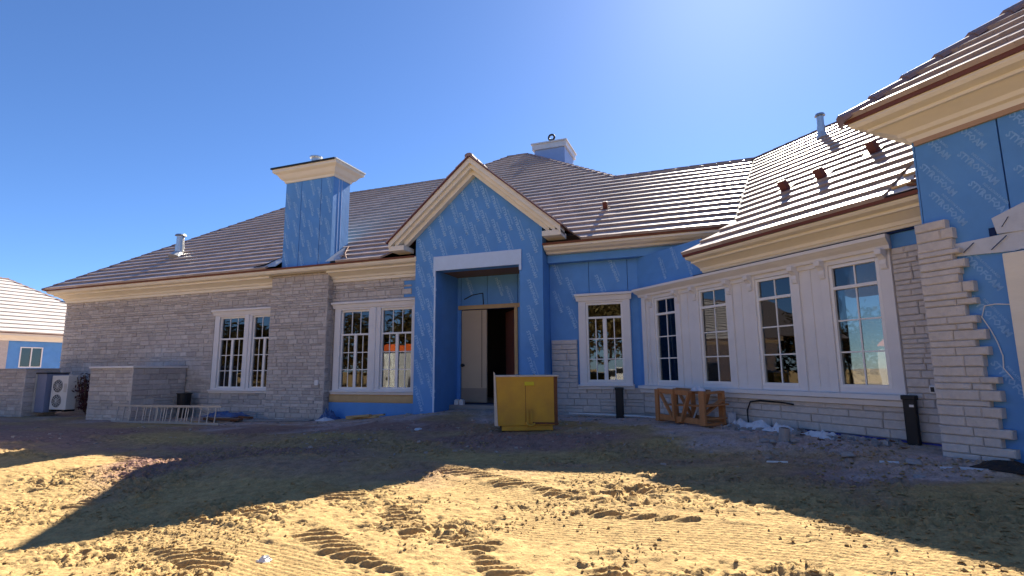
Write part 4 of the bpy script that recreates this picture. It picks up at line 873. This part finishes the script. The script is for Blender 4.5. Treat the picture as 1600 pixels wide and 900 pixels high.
# clods thrown up by the tracks: loose crumbs nobody could count
def clods():
    rgx = np.random.RandomState(4); n = 40000
    x = rgx.uniform(-9, 3.4, n); y = 2.6+rgx.rand(n)**1.3*6.0; m_ = fbm(x*.8+11, y*1.1, 3, 5)*.6+fbm(x*2.5, y*3, 2, 6)*.4; keep = rgx.rand(n) < np.clip((m_-.44)*8, .04, 1); x, y = x[keep], y[keep]
    z = ground_z(x, y); s = .005+.017*rgx.rand(len(x))**3; mb = MB(); V = []; Fc = []
    ico = np.array([(0, 0, 1), (.9, 0, .1), (.28, .85, .1), (-.72, .53, .1), (-.72, -.53, .1), (.28, -.85, .1), (0, 0, -.8)]); tri = [(0, 1, 2), (0, 2, 3), (0, 3, 4), (0, 4, 5), (0, 5, 1), (6, 2, 1), (6, 3, 2), (6, 4, 3), (6, 5, 4), (6, 1, 5)]
    for i in range(len(x)):
        a = rgx.rand()*6.28; c, k = math.cos(a), math.sin(a); j = ico*(1+.35*(rgx.rand(7, 1)-.5))*s[i]*np.array([1.5, 1.0, .6])
        V += [(x[i]+p[0]*c-p[1]*k, y[i]+p[0]*k+p[1]*c, z[i]+p[2]+s[i]*.3) for p in j]; Fc += [tuple(7*i+t_ for t_ in f) for f in tri]
    mb.v, mb.f = V, Fc; tag(build(mb, 'soil_clods', M['clod'], None), 'small dry clods and crumbs strewn over the tracked sand', 'soil clods', kind='stuff')
clods()
def bits():
    rgx = np.random.RandomState(14); n = 2600
    x = rgx.uniform(-17, 3.2, n); y = rgx.uniform(7.2, 12.3, n); m_ = fbm(x*.9, y*.9, 3, 45); ok = (rgx.rand(n) < np.clip((m_-.40)*5, .05, 1)) & (x+y < 10.9); x, y = x[ok], y[ok]
    z = ground_z(x, y); sz = .010+.035*rgx.rand(len(x))**4; mb = MB()
    for i in range(len(x)):
        a = rgx.rand()*6.28; e = Vector((math.cos(a), math.sin(a), 0))*sz[i]; f = Vector((-math.sin(a), math.cos(a), 0))*sz[i]*rgx.uniform(.4, .9); c = Vector((x[i], y[i], z[i]-.004)); u = Vector((rgx.uniform(-.2, .2)*sz[i], 0, sz[i]*rgx.uniform(.4, .9)))
        mb.hexa([c-e-f, c+e-f, c+e*.9+f, c-e+f*.8, c-e*.7-f*.8+u, c+e*.8-f*.6+u*.8, c+e*.7+f*.8+u, c-e*.8+f*.6+u*1.1])
    tag(build(mb, 'gravel', mat('stone_chips', (.36, .30, .26), .95, .2, var=.25, island=.3, bump=.3), None), 'small grey stone chips strewn on the soil before the house', 'gravel', kind='stuff')
bits()
def scraps(name, label, cat, n, m, seed, smin, smax, flat):
    rgx = random.Random(seed); mb = MB()
    for i in range(n):
        t_ = rgx.choice((rgx.uniform(-7.6, -4.5), rgx.gauss(-6.6, .5), rgx.gauss(-5.4, .5))); d_ = -.08-abs(rgx.gauss(0, .28)); c = FC(t_, d_, 0); c.z = gz(c.x, c.y)-.005
        sz = rgx.uniform(smin, smax); a = rgx.uniform(0, 6.28); e = Vector((math.cos(a), math.sin(a), rgx.uniform(-.2, .2)))*sz; f = Vector((-math.sin(a), math.cos(a), rgx.uniform(-.2, .2)))*sz*rgx.uniform(.3, .8); u = Vector((rgx.uniform(-.3, .3)*sz, 0, sz*flat*rgx.uniform(.6, 1.3)))
        mb.hexa([c-e-f, c+e-f, c+e*.9+f, c-e+f*.8, c-e*.7-f*.8+u, c+e*.8-f*.6+u*.8, c+e*.7+f*.8+u, c-e*.8+f*.6+u*1.1])
    tag(build(mb, name, m, None), label, cat, kind='stuff')
scraps('rubble', 'small stone rubble strewn along the foot of the bay wall', 'rubble', 170, M['conc'], 61, .02, .075, .7)
scraps('plastic_scraps', 'small white scraps strewn along the foot of the bay wall', 'scraps', 60, M['pvc'], 62, .015, .05, .3)
scraps('dark_scraps', 'small dark scraps strewn along the foot of the bay wall', 'scraps', 50, M['rust'], 63, .02, .07, .4)

# ------------------------------------------------------------------ neighbouring house
NB = thing('house', 'neighbouring house with sunlit tiled roof, its colour lightened for the sun, at the left edge', 'house', (-46, 17, -.45))
FN = Frame((-40, 0, 0), (0, 1, 0))
NWIN = (20.25, 21.45, 1.35, 2.62); NW2 = (15.5, 17, 1.0, 2.6)
mb = MB(); wall_holes(mb, FN, 6, 27.4, -.6, 3.4, [NWIN, NW2], .1, .3); mb.box(W0, -52, -40.2, 27.15, 27.4, -.6, 3.4); mb.box(W0, -52, -51.7, 6, 27.15, -.6, 3.4); mb.box(W0, -52, -40.2, 6, 6.25, -.6, 3.4); build(mb, 'wall', M['joint'], NB)
mb = MB(); wall_holes(mb, FN, 19.6, 27.4, -.6, 3.0, [NWIN], .06, .1); build(mb, 'sheathing_board', M['blue'], NB)
mb = MB(); wall_holes(mb, FN, 6, 19.6, -.6, 3.0, [NW2], .0, .1); build(mb, 'wall_stone', M['stone'], NB)
build(MB().prof(FN, [(0, 2.98), (.06, 2.98), (.1, 3.1), (.45, 3.25), (.55, 3.28), (.55, 3.40), (0, 3.40)], 5.4, 27.4, 0, 1), 'cornice', M['cream'], NB)
build(MB().prof(FN, [(.48, 3.40), (.60, 3.40), (.61, 3.47), (.48, 3.47)], 5.4, 28), 'drip_edge', M['drip'], NB)
for wn, cl in ((NWIN, M['sash']), (NW2, M['sash'])):
    mb = MB(); wall_holes(mb, FN, wn[0], wn[1], wn[2], wn[3], [(wn[0]+.06, (wn[0]+wn[1])/2-.03, wn[2]+.06, wn[3]-.06), ((wn[0]+wn[1])/2+.03, wn[1]-.06, wn[2]+.06, wn[3]-.06)], .04, .12); wd = build(mb, 'window', cl, NB)
    build(MB().box(FN, wn[0]+.03, wn[1]-.03, .08, .09, wn[2]+.03, wn[3]-.03), 'pane', M['glass'], wd)
rn = build(MB().add([(-39.38, 0, 3.44), (-39.38, 28.0, 3.44), (-51.8, 28.0, 3.44), (-51.8, 0, 3.44), (-45.6, 6.2, 7.45), (-45.6, 21.8, 7.45)], [(0, 1, 5, 4), (1, 2, 5), (2, 3, 4, 5), (3, 0, 4), (3, 2, 1, 0)]), 'roof', M['deck'], NB)
def ntiles():
    old = globals()['part']
    globals()['part'] = lambda mb, name, m, parent=None, **k: build(mb, name, m, parent, **k)
    tiles(Frame((-39.38, 0, 0), (0, 1, 0)), 3.46, 4.01/6.22, [(8, 0), (28, 0), (21.8, 6.2), (8, 6.2)], [], rn, seed=8, w=.33, m='tile_sunlit', expo=.5, thick=.09)
    caps((-39.38, 28, 3.46), (-45.6, 21.8, 7.47), rn, .4, .3); caps((-45.6, 21.8, 7.47), (-45.6, 8, 7.47), rn, .4, .3)
    globals()['part'] = old
ntiles()
build(MB().cyl((-43.2, 24.2, 5.2), (-43.2, 24.2, 6.3), .1), 'vent_pipe', M['galv'], rn)

# ------------------------------------------------------------------ what stands behind the camera and shows in the panes
def woodland():
    lf = MB(); tr = MB(); rgx = random.Random(77)
    spots = [(-62+k*4.0+rgx.uniform(-1, 1), None) for k in range(26)]; spots = [(x, -26+rgx.uniform(-4, 4)+.006*(x+10)**2) for x, _ in spots]+[(-46+rgx.uniform(-4, 2), -22+k*4.2) for k in range(8)]
    for x, y in spots:
        h = rgx.uniform(8, 10.5) if y < -21 and x > -44 else rgx.uniform(5, 7); o = Vector((x, y, -.5)); tr.cyl(o, o+Vector((.1, .05, h*.55)), .16, 9, .09); limbs = []
        for k in range(9):
            a = rgx.uniform(0, 6.28); z = h*rgx.uniform(.2, .6); e = o+Vector((math.cos(a)*h*.3, math.sin(a)*h*.3, z+h*rgx.uniform(.0, .38))); tr.cyl(o+Vector((.05, .03, z)), e, .05, 6, .015); limbs.append(e)
        for k in range(1700):
            p = rgx.choice(limbs)+Vector((rgx.gauss(0, h*.11), rgx.gauss(0, h*.11), rgx.gauss(0, h*.12))); d = Vector((rgx.gauss(0, 1), rgx.gauss(0, 1), rgx.gauss(0, .7))).normalized()*.32; n = d.orthogonal().normalized()*.15; lf.add([p-d, p+n, p+d, p-n], [(0, 1, 2, 3)])
    w = thing('woodland', 'scrubby woodland behind the camera, seen as a reflection in the window panes', 'woodland', (-10, -26, -.5)); w['kind'] = 'stuff'
    build(tr, 'trunks', M['bark'], w); build(lf, 'crowns', M['leaf'], w)
woodland()
t = thing('site_cabin', 'white upright site cabin with an orange roof, seen as a reflection in the panes', 'cabin', (-13.65, 3.9, -.58), R(30))
build(MB().box(W0, -.8, .8, -.75, .75, .12, 2.35), 'box', M['vanw'], t, local=True, bevel=.04)
build(MB().prism([Vector((-.88, -.83, 2.42)), Vector((.88, -.83, 2.42)), Vector((.88, .83, 2.42)), Vector((-.88, .83, 2.42))], [Vector((-.7, -.6, 2.72)), Vector((.7, -.6, 2.72)), Vector((.7, .6, 2.72)), Vector((-.7, .6, 2.72))]), 'roof', M['orange'], t, local=True, bevel=.02)
d_ = build(MB().box(W0, -.4, .4, .75, .78, .2, 2.2), 'door', M['pvc'], t, local=True, bevel=.01); build(MB().box(W0, .28, .34, .78, .82, 1.1, 1.25), 'handle', M['black'], d_, local=True)
for x in (-.6, .6): build(MB().box(W0, x-.08, x+.08, -.75, .75, .0, .12), 'skid', M['black'], t, local=True)
t = thing('parked_car', 'white car parked behind the camera, seen as a reflection in the narrow window', 'car', (-5.2, -9.0, -.5), R(8))
P_ = [(-2.2, .35), (2.2, .35), (2.25, .75), (1.9, .9), (1.1, .98), (.55, 1.45), (-.9, 1.48), (-1.7, 1.02), (-2.2, .95)]
build(MB().prism([Vector((x, -.85, z)) for x, z in P_], [Vector((x, .85, z)) for x, z in P_]), 'body', M['vanw'], t, local=True, bevel=.06)
G_ = [(.98, 1.02), (.5, 1.40), (-.85, 1.42), (-1.5, 1.05)]
for y0, y1 in ((-.862, -.85), (.85, .862)): build(MB().prism([Vector((x, y0, z)) for x, z in G_], [Vector((x, y1, z)) for x, z in G_]), 'side_window', M['black'], t, local=True)
for x in (-1.35, 1.4):
    for y in (-.8, .8): build(MB().cyl((x, y-.1, .33), (x, y+.1, .33), .33, 18), 'wheel', M['tyre'], t, local=True)
